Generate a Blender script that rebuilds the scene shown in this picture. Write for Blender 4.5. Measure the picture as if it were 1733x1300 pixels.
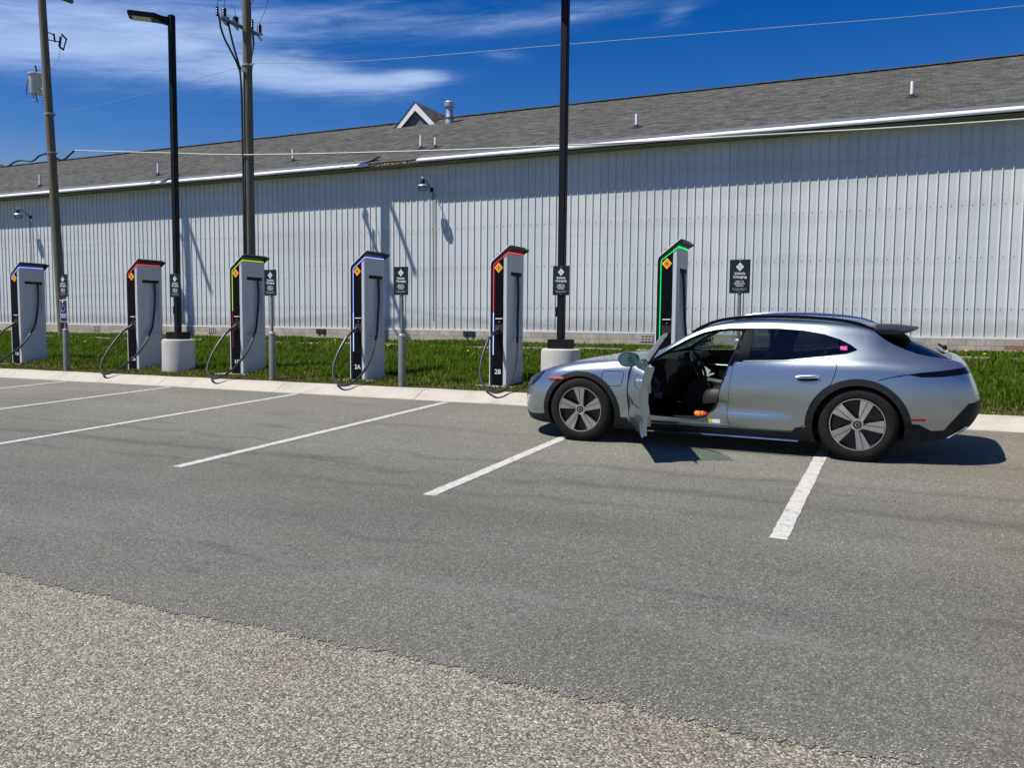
import bpy, bmesh, math, random
import numpy as np
from mathutils import Vector, Matrix
from mathutils.bvhtree import BVHTree
from mathutils.interpolate import poly_3d_calc
R = math.radians
random.seed(7); rng = np.random.default_rng(11)
for o in list(bpy.data.objects): bpy.data.objects.remove(o)
scn = bpy.context.scene
col = scn.collection

# ---------------------------------------------------------------- camera
SUN_TRAVEL = Vector((.42, .42, -1.0)).normalized()      # direction the light travels
cd = bpy.data.cameras.new('camera'); cam = bpy.data.objects.new('camera', cd); col.objects.link(cam)
cd.sensor_width = 36; cd.lens = 36 * 1400 / 1733; cd.clip_end = 3000; cd.clip_start = .05
def cam_axes(psi, pitch, roll):
    fw = Vector((-math.sin(psi)*math.cos(pitch), math.cos(psi)*math.cos(pitch), -math.sin(pitch)))
    r0 = Vector((math.cos(psi), math.sin(psi), 0)); u0 = r0.cross(fw)
    r = r0*math.cos(roll) + u0*math.sin(roll); u = r.cross(fw)
    return r, u, fw
r_, u_, f_ = cam_axes(R(25.25), R(4.37), R(.55))
cam.matrix_world = Matrix(((r_.x, u_.x, -f_.x, 0), (r_.y, u_.y, -f_.y, 0), (r_.z, u_.z, -f_.z, 1.66), (0, 0, 0, 1)))
scn.camera = cam
# ---------------------------------------------------------------- sky
w = bpy.data.worlds.new('World'); scn.world = w; w.use_nodes = True
def sky():
    nt = w.node_tree; nt.nodes.clear(); N = nt.nodes.new; L = nt.links.new
    out = N('ShaderNodeOutputWorld'); bg = N('ShaderNodeBackground')
    st = N('ShaderNodeTexSky'); st.sky_type = 'NISHITA'; st.sun_disc = False
    st.sun_elevation = R(59.3); st.sun_rotation = R(225); st.altitude = 200; st.air_density = 1.0; st.dust_density = .25; st.ozone_density = 2.0
    hs = N('ShaderNodeHueSaturation'); hs.inputs['Hue'].default_value = .520; hs.inputs['Saturation'].default_value = 1.54; hs.inputs['Value'].default_value = 1.0; L(st.outputs[0], hs.inputs['Color'])
    tc = N('ShaderNodeTexCoord'); sp = N('ShaderNodeSeparateXYZ'); L(tc.outputs['Generated'], sp.inputs[0])
    def M(op, a, b=None, c=None):
        n = N('ShaderNodeMath'); n.operation = op
        for i, v in enumerate((a, b, c)):
            if v is None: continue
            if isinstance(v, (int, float)): n.inputs[i].default_value = v
            else: L(v, n.inputs[i])
        return n.outputs[0]
    az = M('ARCTAN2', sp.outputs['X'], sp.outputs['Y'])      # clockwise from +Y
    el = M('ARCSINE', sp.outputs['Z'])
    hz = N('ShaderNodeMapRange'); L(el, hz.inputs[0]); hz.inputs[1].default_value = R(2); hz.inputs[2].default_value = R(11); hz.inputs[3].default_value = .70; hz.inputs[4].default_value = 1.54; L(hz.outputs[0], hs.inputs['Saturation']); hv = N('ShaderNodeMapRange'); L(el, hv.inputs[0]); hv.inputs[1].default_value = R(1); hv.inputs[2].default_value = R(11); hv.inputs[3].default_value = .45; hv.inputs[4].default_value = 1.0; L(hv.outputs[0], hs.inputs['Value'])   # haze pales the low sky, also dimmed there to cut fill light
    # wispy cirrus in azimuth / elevation: long streaks tilted a little
    t = M('ADD', el, M('MULTIPLY', az, -.09))
    cv = N('ShaderNodeCombineXYZ'); L(M('MULTIPLY', az, 2.6), cv.inputs[0]); L(M('MULTIPLY', t, 22.0), cv.inputs[1])
    n1 = N('ShaderNodeTexNoise'); n1.inputs['Scale'].default_value = 1.6; n1.inputs['Detail'].default_value = 9; n1.inputs['Roughness'].default_value = .6; n1.inputs['Distortion'].default_value = .5
    L(cv.outputs[0], n1.inputs['Vector'])
    cv2 = N('ShaderNodeCombineXYZ'); L(M('MULTIPLY', az, 8.0), cv2.inputs[0]); L(M('MULTIPLY', t, 60.0), cv2.inputs[1])
    n2 = N('ShaderNodeTexNoise'); n2.inputs['Scale'].default_value = 1.7; n2.inputs['Detail'].default_value = 8; n2.inputs['Roughness'].default_value = .62; n2.inputs['Distortion'].default_value = .9
    L(cv2.outputs[0], n2.inputs['Vector'])
    tex = M('ADD', M('MULTIPLY', n1.outputs[0], .65), M('MULTIPLY', n2.outputs[0], .35))
    def blob(a0, e0, sa, se, amp, tilt=0.0):
        da = M('SUBTRACT', az, R(a0)); de = M('SUBTRACT', el, R(e0))
        if tilt: de = M('SUBTRACT', de, M('MULTIPLY', da, tilt))
        q = M('ADD', M('POWER', M('ABSOLUTE', M('DIVIDE', da, R(sa))), 2.0), M('POWER', M('ABSOLUTE', M('DIVIDE', de, R(se))), 2.0))
        return M('MULTIPLY', M('EXPONENT', M('MULTIPLY', q, -1.0)), amp)
    tot = None
    for b in CLOUDS:
        v = blob(*b); tot = v if tot is None else M('ADD', tot, v)
    mr = N('ShaderNodeMapRange'); mr.interpolation_type = 'SMOOTHSTEP'
    L(M('ADD', tex, M('MULTIPLY', tot, .27)), mr.inputs['Value']); mr.inputs['From Min'].default_value = .47; mr.inputs['From Max'].default_value = 1.06
    fac = M('MULTIPLY', M('MULTIPLY', mr.outputs[0], M('MINIMUM', M('MULTIPLY', tot, 1.4), 1.0)), .72)
    mx = N('ShaderNodeMix'); mx.data_type = 'RGBA'; L(fac, mx.inputs[0]); L(hs.outputs[0], mx.inputs[6]); mx.inputs[7].default_value = (6.0, 7.9, 11.0, 1)
    L(mx.outputs[2], bg.inputs[0]); bg.inputs[1].default_value = .082
    L(bg.outputs[0], out.inputs[0])
# (azimuth from +Y clockwise, elevation, half widths, strength, tilt) in degrees
CLOUDS = [(-57, 15.9, 8, 2.0, 1.3, .0), (-46, 16.2, 9, 1.7, 1.1, .0), (-37, 15.2, 7, 1.1, .85, 0), (-54, 19.0, 10, 1.5, .5, 0), (-40, 19.2, 12, 1.6, .62, .05), (-31.6, 15.9, 1.9, .40, 1.15, .06), (-34.5, 15.6, 3, .35, .6, .0), (-26, 17.3, 1.5, .33, .6, .0), (-25, 19.3, 9, .75, .62, .10), (-14.6, 19.4, 1.3, .55, .62, .25), (-44, 23.0, 14, 1.2, .35, .0), (-58, 22, 5, .8, .5, 0), (-29, 21.6, 8, .6, .4, .05)]
sky()
sd = bpy.data.lights.new('sun', 'SUN'); sd.energy = 5.0; sd.angle = R(.53); sd.color = (1, .955, .88)
sun = bpy.data.objects.new('sun', sd); col.objects.link(sun); sun.location = (-20, -20, 40)
sun.rotation_euler = SUN_TRAVEL.to_track_quat('-Z', 'Y').to_euler()
scn.view_settings.view_transform = 'Standard'; scn.view_settings.look = 'None'; scn.view_settings.exposure = 0.22; scn.view_settings.gamma = 1
scn.render.engine = 'CYCLES'
scn.cycles.max_bounces = 8; scn.cycles.transparent_max_bounces = 16

# ---------------------------------------------------------------- materials
def mat(name, color=(.5, .5, .5), rough=.6, metal=0., spec=.5, coat=0., emit=None, es=1., alpha=None):
    m = bpy.data.materials.new(name); m.use_nodes = True
    b = m.node_tree.nodes['Principled BSDF']
    b.inputs['Base Color'].default_value = (*color, 1); b.inputs['Roughness'].default_value = rough
    b.inputs['Metallic'].default_value = metal; b.inputs['Specular IOR Level'].default_value = spec
    b.inputs['Coat Weight'].default_value = coat; b.inputs['Coat Roughness'].default_value = .03
    if emit: b.inputs['Emission Color'].default_value = (*emit, 1); b.inputs['Emission Strength'].default_value = es
    return m
class NT:
    def __init__(s, m): s.t = m.node_tree; s.b = s.t.nodes['Principled BSDF']; s.N = s.t.nodes.new; s.L = s.t.links.new; s._c = None
    def coord(s, kind='Object'):
        if s._c is None: s._c = s.N('ShaderNodeTexCoord')
        return s._c.outputs[kind]
    def map(s, scale, kind='Object', rot=(0, 0, 0)):
        n = s.N('ShaderNodeMapping'); n.inputs['Scale'].default_value = scale; n.inputs['Rotation'].default_value = rot; s.L(s.coord(kind), n.inputs[0]); return n.outputs[0]
    def noise(s, vec, scale=1, detail=5, rough=.55, dist=0):
        n = s.N('ShaderNodeTexNoise'); n.inputs['Scale'].default_value = scale; n.inputs['Detail'].default_value = detail; n.inputs['Roughness'].default_value = rough; n.inputs['Distortion'].default_value = dist
        s.L(vec, n.inputs['Vector']); return n.outputs[0]
    def voro(s, vec, scale=1, feature='F1', out='Distance'):
        n = s.N('ShaderNodeTexVoronoi'); n.feature = feature; n.inputs['Scale'].default_value = scale; s.L(vec, n.inputs['Vector']); return n.outputs[out]
    def ramp(s, fac, stops, interp='LINEAR'):
        n = s.N('ShaderNodeValToRGB'); e = n.color_ramp; e.interpolation = interp
        while len(e.elements) < len(stops): e.elements.new(.5)
        for el, (p, c) in zip(e.elements, stops):
            el.position = p; el.color = (*((c,)*3 if isinstance(c, (int, float)) else c), 1)
        s.L(fac, n.inputs[0]); return n.outputs[0]
    def math(s, op, a, b=None):
        n = s.N('ShaderNodeMath'); n.operation = op
        for i, v in enumerate((a, b)):
            if v is None: continue
            if isinstance(v, (int, float)): n.inputs[i].default_value = v
            else: s.L(v, n.inputs[i])
        return n.outputs[0]
    def mix(s, fac, a, b, mode='MIX'):
        n = s.N('ShaderNodeMix'); n.data_type = 'RGBA'; n.blend_type = mode
        for i, v in ((0, fac), (6, a), (7, b)):
            if isinstance(v, (int, float)): n.inputs[i].default_value = v if i == 0 else (v, v, v, 1)
            elif isinstance(v, tuple): n.inputs[i].default_value = (*v, 1)
            else: s.L(v, n.inputs[i])
        return n.outputs[2]
    def bump(s, h, strength=.5, dist=.01, prev=None):
        n = s.N('ShaderNodeBump'); n.inputs['Strength'].default_value = strength; n.inputs['Distance'].default_value = dist; s.L(h, n.inputs['Height'])
        if prev is not None: s.L(prev, n.inputs['Normal'])
        s.L(n.outputs[0], s.b.inputs['Normal']); return n.outputs[0]
    def color(s, c): s.L(c, s.b.inputs['Base Color'])
    def rough(s, c): s.L(c, s.b.inputs['Roughness'])
def noisy(name, color, amt=.25, scale=6, rough=.6, bump=0, **k):
    m = mat(name, color, rough, **k); n = NT(m)
    f = n.noise(n.map((1, 1, 1)), scale, 6)
    n.color(n.ramp(f, [(.25, tuple(c*(1-amt) for c in color)), (.75, tuple(min(1, c*(1+amt)) for c in color))]))
    if bump: n.bump(n.noise(n.map((1, 1, 1)), scale*6, 4), bump, .005)
    return m
def m_asphalt():
    m = mat('asphalt', (.13, .13, .13), .9, spec=.25); n = NT(m); o = n.map((1, 1, 1))
    big = n.noise(n.map((.35, .9, 1)), .9, 5, .6, .4)
    streak = n.noise(n.map((.25, 1.6, 1), rot=(0, 0, R(-6))), 1.3, 6, .6, .6)
    grain = n.noise(o, 95, 3, .7); mid = n.noise(o, 26, 4, .65)
    vg = n.voro(o, 130, 'F1', 'Color'); bw = n.N('ShaderNodeRGBToBW'); n.L(vg, bw.inputs[0])
    base = n.ramp(big, [(.3, (.099, .097, .083)), (.7, (.130, .128, .110))])
    base = n.mix(n.ramp(streak, [(.28, .8), (.38, 0.)]), base, (.078, .076, .073))
    base = n.mix(n.ramp(streak, [(.62, 0.), (.78, .45)]), base, (.165, .16, .148))
    g = n.math('ADD', n.math('MULTIPLY', bw.outputs[0], .75), n.math('MULTIPLY', grain, .5))
    base = n.mix(.9, base, n.ramp(g, [(.22, .45), (.55, 1.0), (.8, 1.5), (.93, 2.6)]), 'MULTIPLY')
    base = n.mix(.5, base, n.ramp(mid, [(.3, .75), (.7, 1.2)]), 'MULTIPLY')
    # bays paler than the driving lane: dust and low-angle scatter both put into the colour; pale drag marks and a brownish corner
    sx = n.N('ShaderNodeSeparateXYZ'); n.L(n.coord(), sx.inputs[0])
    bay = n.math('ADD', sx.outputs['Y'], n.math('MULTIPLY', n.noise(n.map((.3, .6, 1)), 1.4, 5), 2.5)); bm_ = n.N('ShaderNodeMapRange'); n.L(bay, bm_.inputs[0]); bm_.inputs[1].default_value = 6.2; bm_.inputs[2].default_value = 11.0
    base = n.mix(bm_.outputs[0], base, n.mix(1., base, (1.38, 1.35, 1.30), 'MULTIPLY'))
    wv = n.math('ADD', sx.outputs['Y'], n.math('MULTIPLY', n.noise(n.map((.5, .2, 1)), 1.2, 3), 1.1))
    band = n.math('ABSOLUTE', n.math('SUBTRACT', wv, 4.62))
    dust = n.math('MULTIPLY', n.ramp(band, [(0., 1.), (.16, 0.)]), n.ramp(n.noise(n.map((1.2, 4, 1)), 3, 5), [(.42, 0.), (.70, .55)]))
    base = n.mix(dust, base, (.20, .195, .18))
    for yy, ww, st in ((8.05, .12, .36), (7.3, .16, .42), (6.7, .11, .34), (5.35, .10, .30), (9.5, .14, .25)):
        b2 = n.math('ABSOLUTE', n.math('SUBTRACT', wv, yy))
        tm = n.math('MULTIPLY', n.ramp(b2, [(0., 1.), (ww, 0.)]), n.ramp(n.noise(n.map((.35, 2, 1)), 1.5, 5), [(.38, 0.), (.55, st)]))
        base = n.mix(tm, base, (.058, .057, .055))
    br = n.math('MULTIPLY', n.ramp(n.math('ADD', n.math('MULTIPLY', sx.outputs['X'], .5), n.math('MULTIPLY', n.noise(o, .9, 5), .6)), [(.28, 0.), (.75, 1.)]), .45)
    base = n.mix(br, base, n.mix(1., base, (1.12, .98, .84), 'MULTIPLY'))
    fine = n.ramp(sx.outputs['Y'], [(0, 1.), (1, 0.)])
    n.color(base)
    n.bump(n.math('ADD', bw.outputs[0], grain), .55, .006)
    return m
def m_chip():
    m = mat('chip_seal', (.3, .28, .26), .85, spec=.3); n = NT(m); o = n.map((1, 1.15, 1))
    vc = n.voro(o, 112, 'F1', 'Color'); bw = n.N('ShaderNodeRGBToBW'); n.L(vc, bw.inputs[0])
    d = n.voro(o, 112, 'F1', 'Distance')
    c = n.ramp(bw.outputs[0], [(.15, (.095, .085, .064)), (.38, (.215, .198, .155)), (.6, (.335, .312, .250)), (.8, (.465, .438, .358)), (.93, (.65, .62, .52))])
    c = n.mix(n.ramp(d, [(.45, 0.), (.8, .8)]), c, (.085, .08, .074))
    patch = n.noise(n.map((.8, .8, 1)), .9, 5, .6)
    c = n.mix(.75, c, n.ramp(patch, [(.3, (.80, .76, .73)), (.5, (1., .99, .97)), (.7, (1.0, 1.03, .98))]), 'MULTIPLY')
    c = n.mix(.7, c, n.ramp(n.noise(o, 14, 4, .65), [(.3, .72), (.7, 1.18)]), 'MULTIPLY')
    n.color(c)
    hh = n.math('SUBTRACT', n.math('MULTIPLY', bw.outputs[0], .5), n.math('MULTIPLY', d, .9))
    n.bump(hh, .65, .007)
    return m
def m_concrete(name='concrete', c=(.46, .44, .40), k=1.0):
    m = mat(name, c, .85, spec=.3); n = NT(m); o = n.map((1, 1, 1))
    f = n.noise(o, 2.5*k, 7, .65); g = n.noise(o, 45*k, 4, .7)
    cc = n.ramp(f, [(.25, tuple(x*.78 for x in c)), (.5, c), (.8, tuple(min(1, x*1.15) for x in c))])
    cc = n.mix(.6, cc, n.ramp(g, [(.3, .72), (.65, 1.12)]), 'MULTIPLY'); n.color(cc); n.bump(g, .35, .006); return m
def m_shingle():
    m = mat('shingles', (.15, .15, .14), .95, spec=.15); n = NT(m)
    br = n.N('ShaderNodeTexBrick'); br.offset = .43; br.squash = .8; br.squash_frequency = 3
    br.inputs['Color1'].default_value = (.116, .117, .108, 1); br.inputs['Color2'].default_value = (.053, .054, .050, 1); br.inputs['Mortar'].default_value = (.062, .060, .056, 1)
    br.inputs['Scale'].default_value = 1; br.inputs['Mortar Size'].default_value = .012; br.inputs['Brick Width'].default_value = .29; br.inputs['Row Height'].default_value = .145; br.inputs['Mortar Smooth'].default_value = .4
    n.L(n.coord('UV'), br.inputs['Vector'])
    mp = n.N('ShaderNodeMapping'); n.L(n.coord('UV'), mp.inputs[0]); mp.inputs['Scale'].default_value = (1, 1.8, 1)
    a = n.noise(mp.outputs[0], 2.4, 6, .7); b = n.noise(mp.outputs[0], .35, 4)
    c = n.mix(.8, br.outputs[0], n.ramp(a, [(.3, .62), (.7, 1.45)]), 'MULTIPLY')
    c = n.mix(.8, c, n.ramp(b, [(.35, (.9, .88, .84)), (.65, (1.05, 1.05, 1.04))]), 'MULTIPLY')
    n.color(c)
    n.bump(br.outputs['Fac'], .4, -.01); return m
def m_siding():
    m = mat('painted_metal_siding', (.56, .585, .60), .45, spec=.4); n = NT(m)
    f = n.noise(n.map((5, 1, .35)), 1.2, 6, .65); g = n.noise(n.map((.06, 1, 1.6)), 1.5, 4)
    c = n.ramp(f, [(.3, (.60, .62, .62)), (.55, (.67, .685, .68)), (.8, (.71, .72, .71))])
    c = n.mix(.8, c, n.ramp(g, [(.38, .90), (.5, 1.0)]), 'MULTIPLY')
    sx = n.N('ShaderNodeSeparateXYZ'); n.L(n.coord(), sx.inputs[0]); wn = n.N('ShaderNodeTexWhiteNoise'); wn.noise_dimensions = '1D'; n.L(n.math('FLOOR', n.math('DIVIDE', n.math('ADD', sx.outputs['X'], 40.05), .9144)), wn.inputs['W'])
    c = n.mix(1., c, n.ramp(wn.outputs['Value'], [(0., (.93, .945, .95)), (.5, (.98, .985, .99)), (1., (1.03, 1.03, 1.02))]), 'MULTIPLY')
    low = n.math('ADD', sx.outputs['Z'], n.math('MULTIPLY', n.noise(n.map((3, 1, 2)), 2, 5), -.55)); c = n.mix(n.ramp(low, [(0., .5), (.18, 0.)]), c, (.42, .40, .36))
    rust = n.noise(n.map((9, 1, .5)), 1.1, 6, .7)
    c = n.mix(n.ramp(rust, [(.68, 0.), (.82, .25)]), c, (.46, .42, .37)); n.color(c); return m
def m_wood():
    m = mat('weathered_wood', (.2, .18, .14), .9, spec=.2); n = NT(m)
    f = n.noise(n.map((30, 30, 1.2)), 1.0, 7, .7)
    n.color(n.ramp(f, [(.25, (.070, .063, .045)), (.5, (.16, .145, .105)), (.78, (.26, .238, .18))])); n.bump(f, .5, .01); return m
def m_block():
    m = mat('concrete_block', (.36, .32, .27), .9, spec=.2); n = NT(m)
    mp = n.N('ShaderNodeMapping'); n.L(n.coord(), mp.inputs[0]); mp.inputs['Rotation'].default_value = (R(90), 0, 0)
    br = n.N('ShaderNodeTexBrick'); br.inputs['Scale'].default_value = 1; br.inputs['Brick Width'].default_value = .4; br.inputs['Row Height'].default_value = .2
    br.inputs['Mortar Size'].default_value = .012; br.inputs['Color1'].default_value = (.52, .455, .375, 1); br.inputs['Color2'].default_value = (.43, .375, .31, 1); br.inputs['Mortar'].default_value = (.36, .32, .27, 1)
    n.L(mp.outputs[0], br.inputs['Vector'])
    c = n.mix(.8, br.outputs[0], n.ramp(n.noise(n.map((1, 1, 1)), 3, 6, .7), [(.3, .65), (.7, 1.2)]), 'MULTIPLY'); n.color(c); n.bump(br.outputs['Fac'], .4, -.01); return m
def m_soil():
    m = mat('soil_and_turf', (.06, .07, .02), 1., spec=.1); n = NT(m); o = n.map((1, 1, 1))
    f = n.noise(o, .8, 5); g = n.noise(o, 22, 5, .7)
    c = n.ramp(f, [(.3, (.045, .062, .012)), (.6, (.06, .085, .016)), (.8, (.10, .088, .04))])
    c = n.mix(.7, c, n.ramp(g, [(.3, .5), (.7, 1.3)]), 'MULTIPLY'); n.color(c); n.bump(g, .8, .03); return m
def m_grass():
    m = mat('grass_blades', (.08, .13, .02), .7, spec=.10); n = NT(m)
    at = n.N('ShaderNodeAttribute'); at.attribute_name = 'tint'; n.color(at.outputs['Color'])
    b = n.b; tr = n.N('ShaderNodeBsdfTranslucent'); n.L(n.mix(1., at.outputs['Color'], (1.25, 1.3, .6), 'MULTIPLY'), tr.inputs[0])
    ms = n.N('ShaderNodeMixShader'); ms.inputs[0].default_value = .3; n.L(b.outputs[0], ms.inputs[1]); n.L(tr.outputs[0], ms.inputs[2])
    n.L(ms.outputs[0], n.t.nodes['Material Output'].inputs[0]); return m
def m_glass(name, tint, ior=1.5, rough=0.):
    m = bpy.data.materials.new(name); m.use_nodes = True; t = m.node_tree; t.nodes.clear(); N = t.nodes.new; L = t.links.new
    out = N('ShaderNodeOutputMaterial'); tb = N('ShaderNodeBsdfTransparent'); tb.inputs[0].default_value = (*tint, 1)
    gl = N('ShaderNodeBsdfGlossy'); gl.inputs['Roughness'].default_value = rough; gl.inputs[0].default_value = (.9, .93, .95, 1)
    fr = N('ShaderNodeFresnel'); fr.inputs[0].default_value = ior
    ms = N('ShaderNodeMixShader'); L(fr.outputs[0], ms.inputs[0]); L(tb.outputs[0], ms.inputs[1]); L(gl.outputs[0], ms.inputs[2]); L(ms.outputs[0], out.inputs[0]); return m
def m_carpaint():
    m = mat('silver_blue_paint', (.42, .465, .495), .30, metal=.90, coat=1.0); n = NT(m)
    f = n.noise(n.map((1, 1, 1)), 2600, 1); n.color(n.ramp(f, [(.3, (.378, .428, .440)), (.7, (.458, .512, .522))])); return m
def m_paintline():
    m = mat('worn_white_paint', (.7, .69, .66), .8, spec=.3); n = NT(m); o = n.map((1, 1, 1))
    f = n.noise(o, 14, 6, .75); g = n.noise(o, 70, 3)
    a = n.math('ADD', n.math('MULTIPLY', f, .7), n.math('MULTIPLY', g, .3))
    n.color(n.ramp(a, [(.36, (.16, .155, .145)), (.46, (.47, .455, .415)), (.62, (.58, .562, .515))])); n.bump(g, .3, .004); return m
M = {}
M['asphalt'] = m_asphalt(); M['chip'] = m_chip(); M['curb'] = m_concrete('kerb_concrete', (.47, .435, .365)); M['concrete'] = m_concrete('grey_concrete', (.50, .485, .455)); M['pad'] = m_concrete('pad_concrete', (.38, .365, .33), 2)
M['shingle'] = m_shingle(); M['siding'] = m_siding(); M['wood'] = m_wood(); M['block'] = m_block(); M['soil'] = m_soil(); M['grass'] = m_grass(); M['line'] = m_paintline()
M['white'] = noisy('white_trim', (.78, .79, .79), .06, 3, .5); M['soffit'] = noisy('olive_soffit', (.20, .19, .14), .2, 2, .8); M['flash'] = noisy('grey_flashing', (.12, .125, .14), .15, 2, .6)
M['rot'] = noisy('rotten_wood', (.30, .255, .19), .75, 14, .95, .6); M['galv'] = noisy('galvanised', (.46, .49, .51), .2, 9, .42, metal=.6); M['darkvent'] = mat('dark_opening', (.02, .02, .02), .9)
M['pvc'] = mat('white_pvc', (.82, .82, .80), .4); M['black_metal'] = noisy('black_painted_steel', (.010, .010, .011), .25, 4, .45, spec=.2); M['grey_metal'] = noisy('grey_post', (.17, .17, .165), .15, 8, .55)
M['cab'] = noisy('grey_cabinet', (.56, .57, .575), .05, 3, .4); M['cab_low'] = noisy('dark_channel', (.10, .105, .11), .1, 3, .5)
M['panel'] = mat('black_gloss_panel', (.004, .005, .006), .3, spec=.12); M['panel_mat'] = mat('black_matt', (.008, .008, .009), .6, spec=.2); M['shroud'] = mat('white_shell', (.74, .75, .76), .35); M['under'] = mat('dark_canopy', (.014, .015, .017), .4, spec=.3)
M['screen'] = mat('screen_glass', (.003, .004, .008), .15, spec=.15); M['cardbar'] = mat('pale_bar', (.6, .6, .6), .4, emit=(.8, .85, .9), es=.25); M['orange'] = mat('orange_mark', (.85, .34, .02), .5, emit=(1., .40, .02), es=.35)
M['dark_mark'] = mat('dark_mark', (.03, .015, .005), .6); M['cable'] = mat('cable_rubber', (.022, .024, .027), .42); M['letter'] = mat('white_lettering', (.80, .80, .80), .5); M['sign'] = mat('green_black_sign', (.008, .019, .023), .5, spec=.25)
M['sign_line'] = mat('grey_lettering', (.50, .52, .52), .6); M['navy'] = mat('navy_sign', (.012, .016, .12), .4); M['red'] = mat('red_arrow', (.55, .03, .02), .5)
for k_, c_, e_ in (('led_blue', (.30, .35, 1.), 1.0), ('led_red', (.95, .07, .10), .55), ('led_green', (.0, .85, .20), .85), ('led_lime', (.55, .85, .05), .55), ('led_dimred', (.5, .01, .03), .25), ('led_cool', (.42, .5, 1.), 1.3)):
    M[k_] = mat(k_, tuple(x*.25 for x in c_), .4, emit=c_, es=e_)
M['paint'] = m_carpaint(); M['cladding'] = noisy('black_cladding', (.012, .013, .015), .2, 30, .6, spec=.3); M['gloss_black'] = mat('gloss_black_trim', (.004, .004, .007), .12, spec=.28)
M['tyre'] = noisy('tyre_rubber', (.016, .014, .013), .3, 12, .85, spec=.2); M['alloy'] = mat('machined_alloy', (.62, .62, .63), .2, metal=.92); M['alloy_dark'] = mat('black_wheel', (.012, .012, .013), .35); M['chrome'] = mat('bright_trim', (.75, .76, .78), .12, metal=1.)
M['glass'] = m_glass('window_glass', (.80, .86, .85)); M['tint'] = m_glass('tinted_glass', (.42, .45, .46)); M['door_glass'] = m_glass('door_glass', (.74, .83, .81)); M['lens'] = mat('amber_lens', (.50, .10, .015), .2); M['redlens'] = mat('red_reflector', (.22, .008, .010), .18)
M['interior'] = mat('black_interior', (.010, .010, .011), .7, spec=.15); M['leather'] = noisy('black_leather', (.018, .018, .020), .3, 40, .5, spec=.3); M['silver_int'] = mat('satin_silver', (.55, .56, .58), .3, metal=.6); M['mirror'] = mat('mirror_glass', (.14, .32, .42), .02, metal=1.)  # mirror is tinted: the sky's blue reflection is put into its colour
M['headlamp'] = mat('dark_headlamp', (.012, .013, .015), .12, spec=.35); M['magenta'] = mat('magenta_sticker', (.65, .01, .30), .5); M['yellow'] = mat('yellow_label', (.62, .55, .02), .5); M['toy_orange'] = noisy('bright_orange', (.85, .22, .01), .3, 30, .6); M['toy_red'] = mat('bright_red', (.6, .02, .02), .5)
M['porcelain'] = mat('dark_insulator', (.012, .010, .014), .35); M['xfmr'] = noisy('pale_grey_tank', (.50, .52, .51), .08, 4, .4); M['wire'] = mat('pale_wire', (.34, .33, .30), .6); M['thinwire'] = mat('thin_wire', (.30, .32, .36), .6); M['whitewire'] = mat('white_cable', (.52, .50, .46), .6)
M['lampglass'] = m_glass('clear_lamp_glass', (.93, .93, .92)); M['diffuser'] = mat('led_lens', (.42, .42, .30), .35); M['dandelion'] = mat('dandelion_yellow', (.85, .62, .01), .6); M['brick'] = noisy('red_brick', (.30, .15, .11), .3, 20, .9); M['underbody'] = mat('underbody', (.008, .008, .008), .9)
M['ridge'] = noisy('ridge_shingle', (.125, .122, .112), .3, 3, .95); M['satin_black'] = mat('satin_black', (.012, .013, .016), .38, spec=.25); M['pebble'] = noisy('pale_pebble', (.36, .335, .29), .5, 60, .9); M['sky_glint'] = None

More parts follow.
